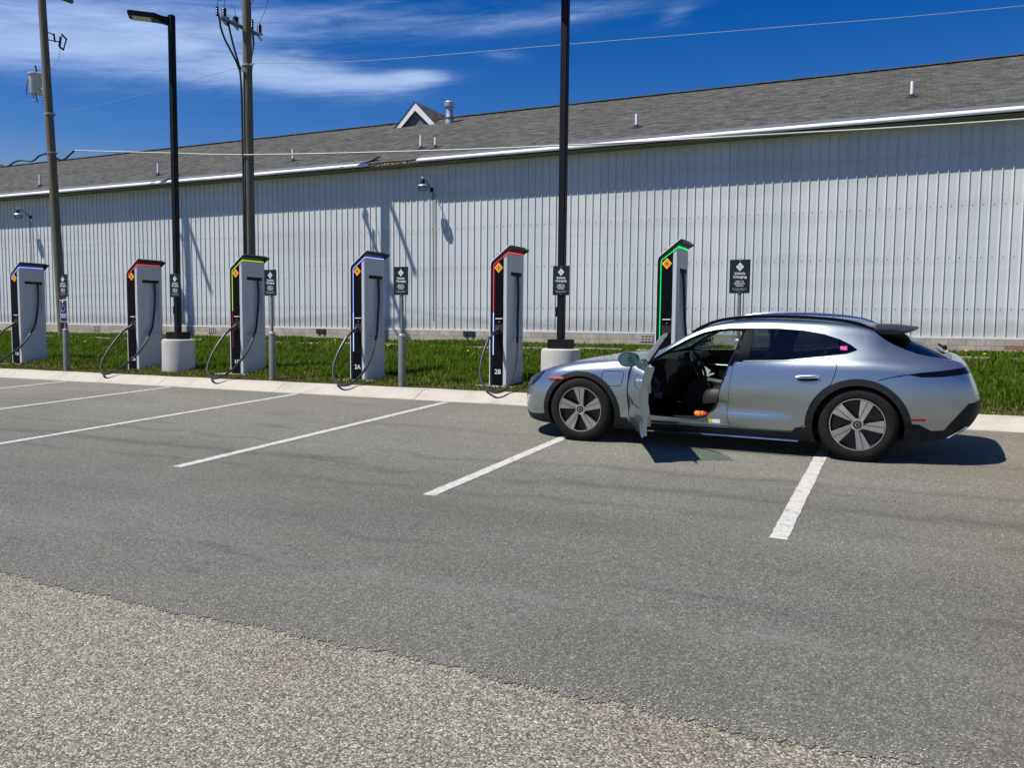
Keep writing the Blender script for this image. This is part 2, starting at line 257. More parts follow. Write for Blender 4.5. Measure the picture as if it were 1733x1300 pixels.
# ---------------------------------------------------------------- mesh builder
def tag(o, label=None, cat=None, group=None, kind=None):
    if label: o['label'] = label
    if cat: o['category'] = cat
    if group: o['group'] = group
    if kind: o['kind'] = kind
    return o
def link(name, me, parent=None):
    o = bpy.data.objects.new(name, me); col.objects.link(o)
    if parent is not None: o.parent = parent
    return o
def empty(name, loc=(0, 0, 0), rot=(0, 0, 0)):
    o = bpy.data.objects.new(name, None); col.objects.link(o); o.location = loc; o.rotation_euler = rot; o.empty_display_size = .2; return o
def unit(v): return v / (np.linalg.norm(v) + 1e-12)
class MB:
    def __init__(s): s.v = []; s.f = []; s.sm = []; s.mi = []; s.cm = 0
    def add(s, vs, fs, smooth=False):
        b = len(s.v); s.v += [tuple(map(float, p)) for p in vs]; s.f += [tuple(b+i for i in f) for f in fs]; s.sm += [smooth]*len(fs); s.mi += [s.cm]*len(fs); return s
    def box(s, c, d, rz=0, M4=None):
        x, y, z = (q/2 for q in d); P = [Vector((sx*x, sy*y, sz*z)) for sz in (-1, 1) for sy in (-1, 1) for sx in (-1, 1)]
        Q = Matrix.Rotation(rz, 3, 'Z') if M4 is None else M4
        P = [Q @ p + Vector(c) for p in P]
        return s.add(P, [(0, 2, 3, 1), (4, 5, 7, 6), (0, 1, 5, 4), (2, 6, 7, 3), (0, 4, 6, 2), (1, 3, 7, 5)])
    def bar(s, a, b, wd, ht=None, up=(0, 0, 1)):
        a = Vector(a); b = Vector(b); ht = ht or wd; z = (b-a); l = z.length; z.normalize(); x = z.cross(Vector(up))
        if x.length < 1e-4: x = z.cross(Vector((0, 1, 0)))
        x.normalize(); y = x.cross(z); Q = Matrix((x, y, z)).transposed()
        return s.box((a+b)/2, (wd, ht, l), M4=Q)
    def tube(s, pts, r, n=8, cap=True, smooth=True, flat=None):
        pts = [np.array(p, float) for p in pts]; k = len(pts); rs = r if hasattr(r, '__len__') else [r]*k
        T = [unit(pts[min(i+1, k-1)]-pts[max(i-1, 0)]) for i in range(k)]
        up = np.array([0, 0, 1.]) if abs(T[0][2]) < .9 else np.array([1., 0, 0]); x = unit(np.cross(T[0], up)); vs = []; fs = []
        for i in range(k):
            x = unit(x - T[i]*np.dot(x, T[i])); y = np.cross(T[i], x)
            for j in range(n):
                a = 2*math.pi*j/n; vs.append(pts[i] + (x*math.cos(a) + y*math.sin(a)*(flat or 1))*rs[i])
        for i in range(k-1):
            for j in range(n): fs.append((i*n+j, i*n+(j+1) % n, (i+1)*n+(j+1) % n, (i+1)*n+j))
        s.add(vs, fs, smooth)
        if cap: s.add(vs[:n], [tuple(range(n-1, -1, -1))]); s.add(vs[-n:], [tuple(range(n))])
        return s
    def lathe(s, prof, n=24, axis='Z', c=(0, 0, 0), smooth=True):
        vs = []; fs = []
        for (r, z) in prof:
            for j in range(n):
                a = 2*math.pi*j/n; p = (r*math.cos(a), r*math.sin(a), z)
                if axis == 'Y': p = (p[0], p[2], -p[1])
                if axis == 'X': p = (p[2], p[0], p[1])
                vs.append((p[0]+c[0], p[1]+c[1], p[2]+c[2]))
        k = len(prof)
        for i in range(k-1):
            for j in range(n): fs.append((i*n+j, i*n+(j+1) % n, (i+1)*n+(j+1) % n, (i+1)*n+j))
        return s.add(vs, fs, smooth)
    def prism(s, poly, a, b, axis='Y', smooth=False):
        """polygon in the two other axes, extruded between a and b"""
        n = len(poly)
        def P(p, t): return (p[0], t, p[1]) if axis == 'Y' else ((p[0], p[1], t) if axis == 'Z' else (t, p[0], p[1]))
        vs = [P(p, a) for p in poly] + [P(p, b) for p in poly]
        fs = [tuple(range(n)), tuple(range(2*n-1, n-1, -1))] + [(i, i+n, (i+1) % n + n, (i+1) % n) for i in range(n)]
        return s.add(vs, fs, smooth)
    def mesh(s, name, mats):
        me = bpy.data.meshes.new(name); me.from_pydata(s.v, [], s.f); me.update()
        for m in (mats if isinstance(mats, (list, tuple)) else [mats]): me.materials.append(m)
        me.polygons.foreach_set('use_smooth', s.sm); me.polygons.foreach_set('material_index', s.mi)
        bm = bmesh.new(); bm.from_mesh(me); bmesh.ops.recalc_face_normals(bm, faces=bm.faces); bm.to_mesh(me); bm.free()
        return me
    def build(s, name, mats, parent=None, bevel=0, seg=2, sharp=35):
        me = s.mesh(name, mats)
        if bevel:
            bm = bmesh.new(); bm.from_mesh(me); bmesh.ops.remove_doubles(bm, verts=bm.verts, dist=1e-5)
            ed = [e for e in bm.edges if len(e.link_faces) == 2 and e.calc_face_angle(0) > .5]
            bmesh.ops.bevel(bm, geom=ed, offset=bevel, segments=seg, affect='EDGES', clamp_overlap=True)
            for f in bm.faces: f.smooth = True
            bm.to_mesh(me); bm.free()
        if any(p.use_smooth for p in me.polygons): me.set_sharp_from_angle(angle=R(sharp))
        return link(name, me, parent)
def bez(P, n=12):
    """catmull-rom through points"""
    P = [np.array(p, float) for p in P]; Q = [2*P[0]-P[1]] + P + [2*P[-1]-P[-2]]; out = []
    for i in range(1, len(Q)-2):
        for t in np.linspace(0, 1, n, endpoint=False):
            a, b, c, d = Q[i-1:i+3]; out.append(.5*((2*b)+(-a+c)*t+(2*a-5*b+4*c-d)*t*t+(-a+3*b-3*c+d)*t**3))
    out.append(P[-1]); return out
def text_mesh(txt, size, align='CENTER', ext=.001, res=2, bold=0):
    c = bpy.data.curves.new('t', 'FONT'); c.body = txt; c.size = size; c.align_x = align; c.align_y = 'CENTER'; c.extrude = ext; c.resolution_u = res; c.offset = bold; c.space_line = .92
    o = bpy.data.objects.new('t', c); col.objects.link(o); bpy.context.view_layer.update()
    me = bpy.data.meshes.new_from_object(o.evaluated_get(bpy.context.evaluated_depsgraph_get())); bpy.data.objects.remove(o); bpy.data.curves.remove(c); return me
FACE_FRONT = Matrix.Rotation(R(90), 4, 'X')          # text plane -> faces -Y
def text_part(name, txt, size, loc, m, parent, bold=0, ext=.0012):
    me = text_mesh(txt, size, ext=ext, bold=bold); me.transform(Matrix.Translation(loc) @ FACE_FRONT); me.materials.clear(); me.materials.append(m); me.name = name
    return link(name, me, parent)

# ---------------------------------------------------------------- ground
def LOT(x, y): return .0355*y + .003*x
def GR(x, y):
    t = max(0., min(1., (y-11.85)/11.15)); return .535 + .003*x*(1-t)*.6 + .43*t + .02*math.sin(x*.9+y*.7)*math.sin(y*1.3+.4)*min(1, max(0, (y-12)))
def grid(x0, x1, y0, y1, nx, ny, fz):
    mb = MB(); xs = np.linspace(x0, x1, nx); ys = np.linspace(y0, y1, ny)
    mb.add([(x, y, fz(x, y)) for y in ys for x in xs], [(j*nx+i, j*nx+i+1, (j+1)*nx+i+1, (j+1)*nx+i) for j in range(ny-1) for i in range(nx-1)], True); return mb
tag(MB().add([(-900, -900, -3.2), (900, -900, -3.2), (900, 900, -3.2), (-900, 900, -3.2)], [(0, 1, 2, 3)]).build('ground', M['soil']), 'flat open ground around the car park out to the horizon', 'ground', kind='structure')
# asphalt car park, with a slightly wavy lower edge
mb = MB(); xs = np.unique(np.concatenate([np.linspace(-70, -9, 200), np.linspace(-9, 3, 800), np.linspace(3, 45, 120)])); nx = len(xs); edge = [3.135 + .018*math.sin(x*2.1) + .012*math.sin(x*6.3+1) + .008*math.sin(x*17) for x in xs]
edge = [e + random.uniform(-.022, .022) for e in edge]
rows = [edge] + [[y]*nx for y in (3.6, 5, 8, 11.32)]
vs = [(x, yr[i], LOT(x, yr[i])) for yr in rows for i, x in enumerate(xs)]
fs = [(j*nx+i, j*nx+i+1, (j+1)*nx+i+1, (j+1)*nx+i) for j in range(4) for i in range(nx-1)]
mb.add(vs, fs)
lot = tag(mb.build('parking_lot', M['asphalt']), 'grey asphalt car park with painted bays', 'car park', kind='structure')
tag(MB().add([(-70, -45, LOT(-70, -45)-.004), (45, -45, LOT(45, -45)-.004), (45, 3.3, LOT(45, 3.3)-.004), (-70, 3.3, LOT(-70, 3.3)-.004)], [(0, 1, 2, 3)]).build('road', M['chip']), 'pale gravelly chip sealed road along the car park', 'road', kind='structure')
for X, Y0, wv in ((-.71, 5.75, .12), (-3.53, 5.86, .12), (-6.42, 5.88, .12), (-9.37, 5.85, .12), (-12.36, 5.9, .12), (-15.25, 5.9, .12), (-18.2, 5.9, .12), (2.15, 5.85, .12), (5.0, 5.85, .12)):
    n = 70; ys = np.linspace(Y0, 11.22, n); mb = MB(); vs = []
    for i, y in enumerate(ys):
        for s in (-1, 1):
            x = X + s*(wv/2 + random.uniform(-.005, .004)); yy = y + (random.uniform(-.012, .012) if i == 0 else 0); vs.append((x, yy, LOT(x, yy)+.004))
    mb.add(vs, [(2*i, 2*i+1, 2*i+3, 2*i+2) for i in range(n-1)]); mb.build('parking_line', M['line'], lot)
# kerb: rolled concrete, cast in lengths with joints
kp = [(11.28, -.06), (11.28, .004), (11.40, .018), (11.47, .045), (11.55, .095), (11.62, .125), (11.70, .138), (11.86, .142), (11.86, -.06)]
mb = MB(); x = -68.; 
while x < 40:
    x2 = x + 2.9; k = len(kp); vs = []
    sg = 5
    for a in np.linspace(x+.006, x2-.006, sg):
        for (y, z) in kp: vs.append((a, y + .006*math.sin(a*3), LOT(a, 11.3)+z+.003*math.sin(a*5+y)))
    mb.add(vs, [(i*k+j, i*k+j+1, (i+1)*k+j+1, (i+1)*k+j) for i in range(sg-1) for j in range(k-1)], True)
    mb.add(vs[:k], [tuple(range(k))]); mb.add(vs[-k:], [tuple(range(k))]); x = x2
tag(mb.build('kerb', M['curb'], sharp=50), 'pale rolled concrete kerb between car park and grass', 'kerb', kind='structure')
tag(grid(-70, 45, 11.85, 23.3, 231, 47, GR).build('grass_bank', M['soil']), 'turf bank rising from the kerb to the building', 'bank', kind='structure')
mb = MB()
for i in range(220):                                             # old narrow path in the grass
    x = -60 + i*.36; yc = 20.42 + .05*max(0, x+12)*.6
    if random.random() < .12: continue
    mb.box((x, yc+.02*math.sin(i*1.7), GR(x, yc)+.025), (.34, .16+.03*math.sin(i*2.3), .12))
tag(mb.build('path_edging', M['curb']), 'thin pale concrete edging strip crossing the grass near the building', 'edging', kind='structure')

def make_grass():
    N = 230000
    X = []; Y = []
    # denser towards the camera: sample x in the wedge the bank occupies
    n0 = 0
    xs = rng.uniform(-44, 5.5, N*2); ys = 11.9 + (23.0-11.9)*rng.random(N*2)**1.15
    ang = np.degrees(np.arctan2(-xs, ys)); keep = (ang < 62) & (ang > -10)
    dist = np.hypot(xs, ys); keep &= rng.random(N*2) < np.clip((17./dist)**1.1, 0, 1)
    xs = xs[keep][:N]; ys = ys[keep][:N]; n = len(xs)
    # patches
    cl = np.sin(xs*1.7+1.3*np.sin(ys*1.1))*np.sin(ys*2.1+.8*np.sin(xs*.9)) + .5*np.sin(xs*4.3+ys*3.1)
    near = np.clip((ys-11.95)/1.15, 0, 1)                          # short and brown near the kerb
    hgt = (.028 + .12*near**1.3)*(1+.35*cl/1.5)*rng.uniform(.55, 1.35, n)
    hgt *= np.where(ys > 20.1, .62, 1)*np.where(np.abs(ys-20.45) < .2, .45, 1)
    tall = rng.random(n) < .02; hgt = np.where(tall & (near > .8), hgt*1.6, hgt)
    for (ax, ay) in [(c[0], 12.9) for c in CHARGERS]:
        inside = (np.abs(xs-ax-.03) < .42) & (ys > 12.35) & (ys < 13.4); hgt = np.where(inside, hgt*.02, hgt)
    z0 = np.array([GR(a, b) for a, b in zip(xs, ys)])
    th = rng.uniform(0, 2*np.pi, n); lean = rng.uniform(.15, .9, n); wd = rng.uniform(.0045, .010, n)*np.clip(np.hypot(xs, ys)/13, 1, 2)
    d = np.stack([np.cos(th), np.sin(th), 0*th], 1); s = np.stack([-np.sin(th), np.cos(th), 0*th], 1)
    b = np.stack([xs, ys, z0], 1); mid = b + d*(hgt*lean*.32)[:, None]; mid[:, 2] += hgt*.62; tip = b + d*(hgt*lean)[:, None]; tip[:, 2] += hgt*(1.05-.3*lean)
    V = np.stack([b-s*wd[:, None], b+s*wd[:, None], mid+s*wd[:, None]*.75, mid-s*wd[:, None]*.75, tip], 1).reshape(-1, 3)
    me = bpy.data.meshes.new('grass'); me.vertices.add(len(V)); me.vertices.foreach_set('co', V.ravel())
    i0 = np.arange(n)*5; loops = np.stack([i0, i0+1, i0+2, i0+3, i0+3, i0+2, i0+4], 1).ravel()
    me.loops.add(len(loops)); me.loops.foreach_set('vertex_index', loops)
    me.polygons.add(2*n); st = np.stack([np.arange(n)*7, np.arange(n)*7+4], 1).ravel(); me.polygons.foreach_set('loop_start', st); me.polygons.foreach_set('loop_total', np.tile([4, 3], n))
    base = np.stack([rng.uniform(.050, .100, n), rng.uniform(.095, .165, n), rng.uniform(.004, .012, n)], 1)
    base *= (1+.22*cl/1.5)[:, None]
    dry = np.stack([rng.uniform(.16, .26, n), rng.uniform(.13, .20, n), rng.uniform(.06, .09, n)], 1)
    k = (rng.random(n) < .06 + .55*(1-near)**1.3)[:, None]; base = np.where(k, dry, base)
    C = np.repeat(np.concatenate([base, np.ones((n, 1))], 1), 5, 0); a = me.color_attributes.new('tint', 'FLOAT_COLOR', 'POINT'); a.data.foreach_set('color', C.ravel())
    me.update(); me.validate(); me.materials.append(M['grass'])
    tag(link('grass', me), 'lush green grass growing on the bank behind the kerb', 'grass', kind='stuff')
CHARGERS = [(-18.82, '1A', 'led_blue', None), (-14.96, '1B', 'led_red', None), (-12.04, '1C', 'led_lime', 'led_dimred'), (-9.11, '2A', 'led_blue', 'led_cool'), (-6.215, '2B', 'led_red', 'led_cool'), (-3.33, '', 'led_green', 'led_green')]

# ---------------------------------------------------------------- warehouse
def make_building():
    W = empty('warehouse', (-22, 23, 1.36)); tag(W, 'long pale ribbed metal warehouse with grey shingle roof', 'building'); off = -Vector(W.location)
    def part(mb, name, m, parent=None, **k):
        o = mb.build(name, m, None, **k); o.data.transform(Matrix.Translation(off)); o.parent = parent or W; return o
    X0, X1 = -62., 17.; zb, zt = 1.36, 6.56; pitch = .2286
    mb = MB(); prof = []
    x = X0
    while x < X1:
        prof += [(x, 0), (x+.085, 0), (x+.09, .0018), (x+.098, .0018), (x+.103, 0), (x+.176, 0), (x+.186, .026), (x+.199, .026), (x+.203, 0)]; x += pitch
    n = len(prof); vs = [(px, 23-py, z) for z in (zb, zt) for (px, py) in prof]; mb.add(vs, [(i, i+1, n+i+1, n+i) for i in range(n-1)])
    mb.cm = 1
    for z in (2.05, 3.3, 4.55, 5.8):
        x = X0 + .06
        while x < X1: mb.lathe([(.014, .006), (.012, -.004), (.0, -.006)], 6, 'Y', (x, 22.996, z), False); x += pitch
    mb.cm = 0
    mb.add([(X0, 23, zb), (X0, 23, zt), (X0, 38, zt), (X0, 38, zb)], [(0, 1, 2, 3)]); mb.add([(X1, 23, zb), (X1, 23, zt), (X1, 38, zt), (X1, 38, zb)], [(0, 1, 2, 3)]); mb.add([(X0, 38, zb), (X1, 38, zb), (X1, 38, zt), (X0, 38, zt)], [(0, 1, 2, 3)])
    for XX in (X0, X1): mb.add([(XX, 23, zt), (XX, 30.4, 9.9), (XX, 38, zt)], [(0, 1, 2)])
    part(mb, 'wall', [M['siding'], M['flash']])
    mb = MB(); mb.box(((X0+X1)/2, 22.972, 1.352), (X1-X0, .03, .045)); part(mb, 'base_flashing', M['white'])
    mb = MB(); mb.box(((X0+X1)/2, 23.03, .86), (X1-X0, .14, .93)); fo = part(mb, 'foundation', M['block'])
    for vx, k in ((-18.1, 0), (-12.33, 0), (-29.3, 1), (-23.1, 1), (-6.6, 1)):
        mb = MB()
        if k: 
            for i in range(4): mb.box((vx-.15+i*.1, 22.955, 1.2), (.03, .03, .17))
            for z in (1.12, 1.2, 1.285): mb.box((vx, 22.957, z), (.38, .022, .025))
        else: mb.box((vx, 22.953, 1.25), (.42, .03, .14)); mb.box((vx-.1, 22.93, 1.22), (.08, .03, .1)); mb.box((vx+.12, 22.93, 1.22), (.07, .03, .1))
        part(mb, 'foundation_vent', M['curb'] if k else M['darkvent'], fo)
    # roof
    S = .417; ye, ze, yr = 22.53, 6.70, 30.4; zr = ze + S*(yr-ye)
    me = bpy.data.meshes.new('roof'); sl = math.hypot(1, S); V = [(X0-.4, ye, ze), (X1+.4, ye, ze), (X1+.4, yr, zr), (X0-.4, yr, zr), (X1+.4, 2*yr-ye, ze), (X0-.4, 2*yr-ye, ze)]
    me.from_pydata(V, [], [(0, 1, 2, 3), (3, 2, 4, 5)]); uv = me.uv_layers.new(name='UVMap'); d = (yr-ye)*sl; w_ = X1-X0
    for i, c in enumerate([(0, 0), (w_, 0), (w_, d), (0, d), (0, d), (w_, d), (w_, 0), (0, 0)]): uv.data[i].uv = c
    me.materials.append(M['shingle']); me.transform(Matrix.Translation(off)); rf = link('roof', me, W)
    mb = MB(); x = X0
    while x < X1: mb.box((x+.15, yr, zr+.012+random.uniform(0, .01)), (.29, .24, .03)); x += .3
    part(mb, 'ridge_cap', M['ridge'], rf)
    # eave: dark flashing, white fascia with a missing stretch, soffit
    for a, b in ((X0-.4, -15.95), (-13.95, X1+.4)):
        mb = MB(); mb.add([(a, ye-.02, ze+.006), (b, ye-.02, ze+.006), (b, ye+.34, ze+.006+S*.36), (a, ye+.34, ze+.006+S*.36)], [(0, 1, 2, 3)])
        part(mb, 'eave_flashing', M['flash'], rf)
    for a0, b0 in ((X0-.4, -15.8), (-13.97, X1+.4)):
        mb = MB(); x = a0
        while x < b0: x2 = min(x+3.05, b0); q = random.uniform(-.003, .003); mb.prism([(ye+.012, ze), (ye-.012, ze), (ye-.060+q, ze-.052), (ye-.064+q, ze-.082), (ye-.05, ze-.118), (ye+.012, ze-.118)], x, x2, 'X'); x = x2
        part(mb, 'fascia', M['white'], rf)
    mb = MB(); mb.box((-14.88, ye+.03, ze-.07), (1.82, .04, .14)); mb.box((-14.88, ye+.0, ze-.01), (1.84, .06, .02)); 
    for i in range(26): mb.box((-15.75+i*.069, ye+.004, ze-.075+random.uniform(-.03, .03)), (random.uniform(.03, .09), .03, random.uniform(.03, .07)))
    part(mb, 'rotten_fascia', M['rot'], rf)
    mb = MB(); mb.box(((X0+X1)/2, (ye+23)/2+.02, 6.545), (X1-X0+.6, 23-ye-.02, .02)); part(mb, 'soffit', M['soffit'], rf)
    # gable on the ridge
    gx, gy, gz, hw, gb = -18.27, 29.3, 10.48, .93, 9.52
    mb = MB(); mb.add([(gx, gy+.12, gz-.1), (gx-hw+.1, gy+.12, gb), (gx+hw-.1, gy+.12, gb)], [(0, 1, 2)]); gw = part(mb, 'gable_wall', M['flash'], rf)
    me = bpy.data.meshes.new('gable_roof'); e = .12
    V = [(gx, gy-.06, gz), (gx+hw+e, gy-.06, gb-.08), (gx+hw+e, 33, gb-.08), (gx, 33, gz), (gx-hw-e, gy-.06, gb-.08), (gx-hw-e, 33, gb-.08)]
    me.from_pydata(V, [], [(0, 1, 2, 3), (4, 0, 3, 5)]); uv = me.uv_layers.new(name='UVMap')
    for i, c in enumerate([(0, 1.4), (0, 0), (3.7, 0), (3.7, 1.4), (0, 0), (0, 1.4), (3.7, 1.4), (3.7, 0)]): uv.data[i].uv = c
    me.materials.append(M['shingle']); me.transform(Matrix.Translation(off)); link('gable_roof', me, rf)
    mb = MB()
    for s in (-1, 1):
        a = Vector((gx, gy-.03, gz-.02)); b = Vector((gx+s*(hw+.1), gy-.03, gb-.09)); dn = Vector((0, 0, -.24)); dy = Vector((0, .05, 0))
        P = [a, b, b+Vector((-s*.27, 0, 0)), a+dn*1.35]; mb.add([*P, *[p+dy for p in P]], [(0, 1, 2, 3), (7, 6, 5, 4), (0, 4, 5, 1), (1, 5, 6, 2), (2, 6, 7, 3), (3, 7, 4, 0)])
    part(mb, 'gable_trim', M['white'], rf)
    def roofz(y): return ze + S*(y-ye)
    for px, py, hp in ((-.06, 24.96, .42), (-7.45, 24.32, .40), (-14.83, 24.13, .44), (-14.24, 24.09, .33), (-20.13, 24.02, .42), (-26.46, 23.67, .46), (-33.27, 23.57, .5)):
        z = roofz(py); mb = MB(); mb.lathe([(.045, -.05), (.045, hp), (.036, hp), (.036, hp-.1), (0, hp-.1)], 14, 'Z', (px, py, z)); o = part(mb, 'vent_pipe', M['pvc'], rf)
        mb = MB(); mb.lathe([(.10, -.03), (.062, .07), (.046, .085)], 14, 'Z', (px, py, z)); mb.add([(px-.16, py-.16, roofz(py-.16)+.008), (px+.16, py-.16, roofz(py-.16)+.008), (px+.16, py+.16, roofz(py+.16)+.008), (px-.16, py+.16, roofz(py+.16)+.008)], [(0, 1, 2, 3)]); part(mb, 'flashing_boot', M['darkvent'], o)
    px, py = -16.6, 29.15; z = roofz(py); mb = MB()
    mb.lathe([(.17, -.1), (.17, .16), (.14, .22), (.14, .62)], 18, 'Z', (px, py, z)); fl = part(mb, 'flue_pipe', M['galv'], rf)
    mb = MB(); mb.lathe([(.19, .60), (.20, .66), (.20, .78), (.17, .82), (.0, .82)], 18, 'Z', (px, py, z)); mb.lathe([(.20, .61), (.0, .61)], 18, 'Z', (px, py, z)); part(mb, 'flue_cap', M['galv'], fl)
    mb = MB(); mb.lathe([(.185, .14), (.185, .2)], 18, 'Z', (px, py, z)); part(mb, 'storm_collar', M['flash'], fl)
    mb = MB(); mb.tube([(-13.66, 22.955, 5.75), (-13.62, 22.955, 1.62)], .013, 6); part(mb, 'conduit', M['black_metal'])
    mb = MB(); mb.tube([(-33.1, 22.955, 5.6), (-33.05, 22.955, 1.7)], .013, 6); part(mb, 'conduit', M['black_metal'])
make_building()
def wall_lamp(x, label):
    L = empty('wall_lamp', (x, 22.97, 5.78)); tag(L, label, 'wall lamp', 'barn lamps on the warehouse wall')
    mb = MB(); mb.tube(bez([(.0, 0, 0), (0, -.16, .10), (0, -.34, .24), (0, -.46, .22), (0, -.52, .14)], 8), .016, 8); mb.box((0, 0, 0), (.09, .04, .12)); mb.build('bracket_arm', M['black_metal'], L)
    k = .66; lz = lambda pr, n: MB().lathe([(r*k, z*k) for r, z in pr], n, 'Z', (0, -.53, .05))
    lz([(.0, .33), (.045, .32), (.05, .28), (.035, .27), (.05, .25), (.095, .22), (.10, .08), (.085, .02), (.05, .0)], 18).build('lamp_housing', M['black_metal'], L)
    lz([(.052, .35), (.052, .42), (.0, .43)], 12).build('photocell', M['white'], L)
    lz([(.11, .075), (.21, .035), (.25, -.02), (.245, -.035)], 26).build('reflector', M['galv'], L)
    lz([(.24, -.035), (.235, -.12), (.19, -.22), (.1, -.28), (0, -.295)], 26).build('lamp_glass', M['lampglass'], L)
    return L
wall_lamp(-13.72, 'barn lamp on the wall above the sign post between chargers 2A and 2B')
wall_lamp(-33.1, 'barn lamp on the wall at the far left, left of the leaning utility pole')

# ---------------------------------------------------------------- chargers
def make_charger(X, num, c1, c2, label):
    Y = 12.62; z0 = GR(X, 12.6)-.03
    C = empty('charging_station', (X, Y, z0)); tag(C, label, 'charger', 'electric vehicle chargers along the kerb')
    def roofpath(d):                                             # outline inset by d, from lower left round to the canopy tip
        return [(-.165+d, .02), (-.165+d, 2.06-d*.35), (-.160+d, 2.10-d*.4), (-.146+d, 2.135-d*.55), (-.122+d*.9, 2.162-d*.8), (.165, 2.385-d*1.2)]
    # white shell round the left side and the roof
    P = roofpath(-.0); Q = roofpath(.014); poly = P + [(.215, 2.425), (.222, 2.405)] + Q[::-1]
    mb = MB(); mb.prism([(p[0], p[1]) for p in P[:-1]] + [(.19, 2.405), (.215, 2.402), (.19, 2.388)] + Q[:-1][::-1], -.012, .66); mb.build('shell', M['shroud'], C)
    # dark canopy slab
    mb = MB(); mb.prism([(-.12, 2.146), (.185, 2.386), (.245, 2.374), (.238, 2.345), (.17, 2.312), (-.10, 2.102)], -.006, .70); mb.build('canopy', M['under'], C)
    # front: dark frame and black panel
    Q = roofpath(.0145); R_ = roofpath(.062)
    mb = MB(); mb.prism(Q + R_[::-1], -.004, .05); mb.build('front_frame', M['panel_mat'], C)
    R2 = roofpath(.0625); pl = [R2[0]] + R2[1:5] + [(.087, 2.247), (.087, .02)]
    mb = MB(); mb.prism(pl, .0, .06); fp = mb.build('front_panel', M['panel'], C)
    mb = MB(); mb.box((.0, -.002, .555), (.195, .005, .004)); mb.build('panel_seam', M['darkvent'], C)
    # light strip
    def strip(name, z_lo, z_hi, m, top):
        a = roofpath(.064); b = roofpath(.076)
        if top: pa = [(a[0][0], z_lo)] + a[1:5] + [(.17, 2.290)]; pb = [(b[0][0], z_lo)] + b[1:5] + [(.17, 2.272)]
        else: pa = [(a[0][0], z_lo), (a[0][0], z_hi)]; pb = [(b[0][0], z_lo), (b[0][0], z_hi)]
        mb = MB(); mb.prism(pa + pb[::-1], -.009, .02)
        if top: mb.box((.166, .30, 2.283), (.014, .60, .024))
        mb.build(name, M[m], C)
    if c2 is None: strip('light_strip', 2.0, 0, c1, True)
    else: strip('light_strip', 1.28, 0, c1, True); strip('light_strip', .555, 1.275, c2, False)
    # grey cabinet with a recess down its right face
    mb = MB(); hz = 2.262
    mb.box((-.03, .345, 1.03), (.25, .57, 2.02)); mb.build('cabinet_core', M['panel_mat'], C)
    prof = [(.090, .0), (.146, .002), (.157, .012), (.165, .036), (.168, .075)]         # rounded bright corner
    mb = MB(); vs = [(x, y, z) for z in (.02, hz) for (x, y) in prof]; n = len(prof); mb.add(vs, [(i, i+1, n+i+1, n+i) for i in range(n-1)], True)
    ys = np.array([.075, .115, .135, .16, .22, .30, .38, .46, .52, .545, .575, .63]); zs = np.array([.02, .3, .6, .75, .9, 1.1, 1.3, 1.5, 1.7, 1.85, 1.955, 1.965, hz])
    def dep(y, z):
        if z > 1.96 or z < .6: return 0.
        t = max(0., min(1., (z-.6)/.9)); e = 1. if .13 < y < .56 else 0.
        ramp_ = min(1., max(0., (y-.12)/.3)); return e*(.012 + .05*ramp_)*t
    vs = [(.168-dep(y, z), y, z) for z in zs for y in ys]; ny = len(ys); mb.add(vs, [(j*ny+i, j*ny+i+1, (j+1)*ny+i+1, (j+1)*ny+i) for j in range(len(zs)-1) for i in range(ny-1)])
    mb.add([(.168, .63, .02), (.168, .63, hz), (-.15, .63, hz), (-.15, .63, .02)], [(0, 1, 2, 3)])
    mb.add([(.090, .0, hz), *[(x, y, hz) for x, y in prof], (.168, .63, hz), (-.1, .63, hz), (-.1, .004, hz)], [tuple(range(9))])
    mb.build('cabinet', M['cab'], C, sharp=25)
    mb = MB(); mb.box((.168, .345, .845), (.003, .54, .006)); mb.build('side_seam', M['flash'], C)
    mb = MB(); mb.box((.150, .345, 1.935), (.034, .42, .062)); mb.build('cable_slot', M['darkvent'], C)
    # diamond mark
    lg = MB(); lx, lz = -.005, 2.03
    def dia(mb, r, y, inner=None):
        o = [(lx+r*a, y, lz+r*b*1.1) for a, b in ((0, 1), (1, 0), (0, -1), (-1, 0))]
        if inner: i = [(lx+inner*a, y, lz+inner*b*1.1) for a, b in ((0, 1), (1, 0), (0, -1), (-1, 0))]; mb.add(o+i, [(k, (k+1) % 4, 4+(k+1) % 4, 4+k) for k in range(4)])
        else: mb.add(o, [(0, 1, 2, 3)])
    dia(lg, .078, -.004); lo = lg.build('diamond_mark', M['orange'], C)
    lg = MB(); dia(lg, .052, -.0055, .041); lg.lathe([(.017, 0), (0, 0)], 10, 'Y', (lx, -.0055, lz)); lg.box((lx, -.0055, lz), (.05, .0005, .009)); lg.box((lx, -.0055, lz), (.009, .0005, .05)); lg.build('mark_ring', M['dark_mark'], lo)
    mb = MB(); mb.box((.012, -.003, 1.32), (.155, .006, .20)); mb.build('screen', M['screen'], C, bevel=.004)
    mb = MB(); mb.box((.012, -.010, 1.172), (.125, .02, .014)); mb.build('card_reader', M['cardbar'], C)
    mb = MB(); mb.lathe([(.006, -.005), (0, -.006)], 8, 'Y', (.012, 0, 1.115)); mb.build('indicator', M['cardbar'], C)
    mb = MB(); mb.box((.012, -.002, .99), (.15, .006, .17)); mb.box((.012, -.012, .905), (.10, .03, .012)); mb.build('holster', M['darkvent'], C)
    if num: text_part('bay_number', num, .115, (-.008, -.003, .265), M['letter'], C, bold=.0015)
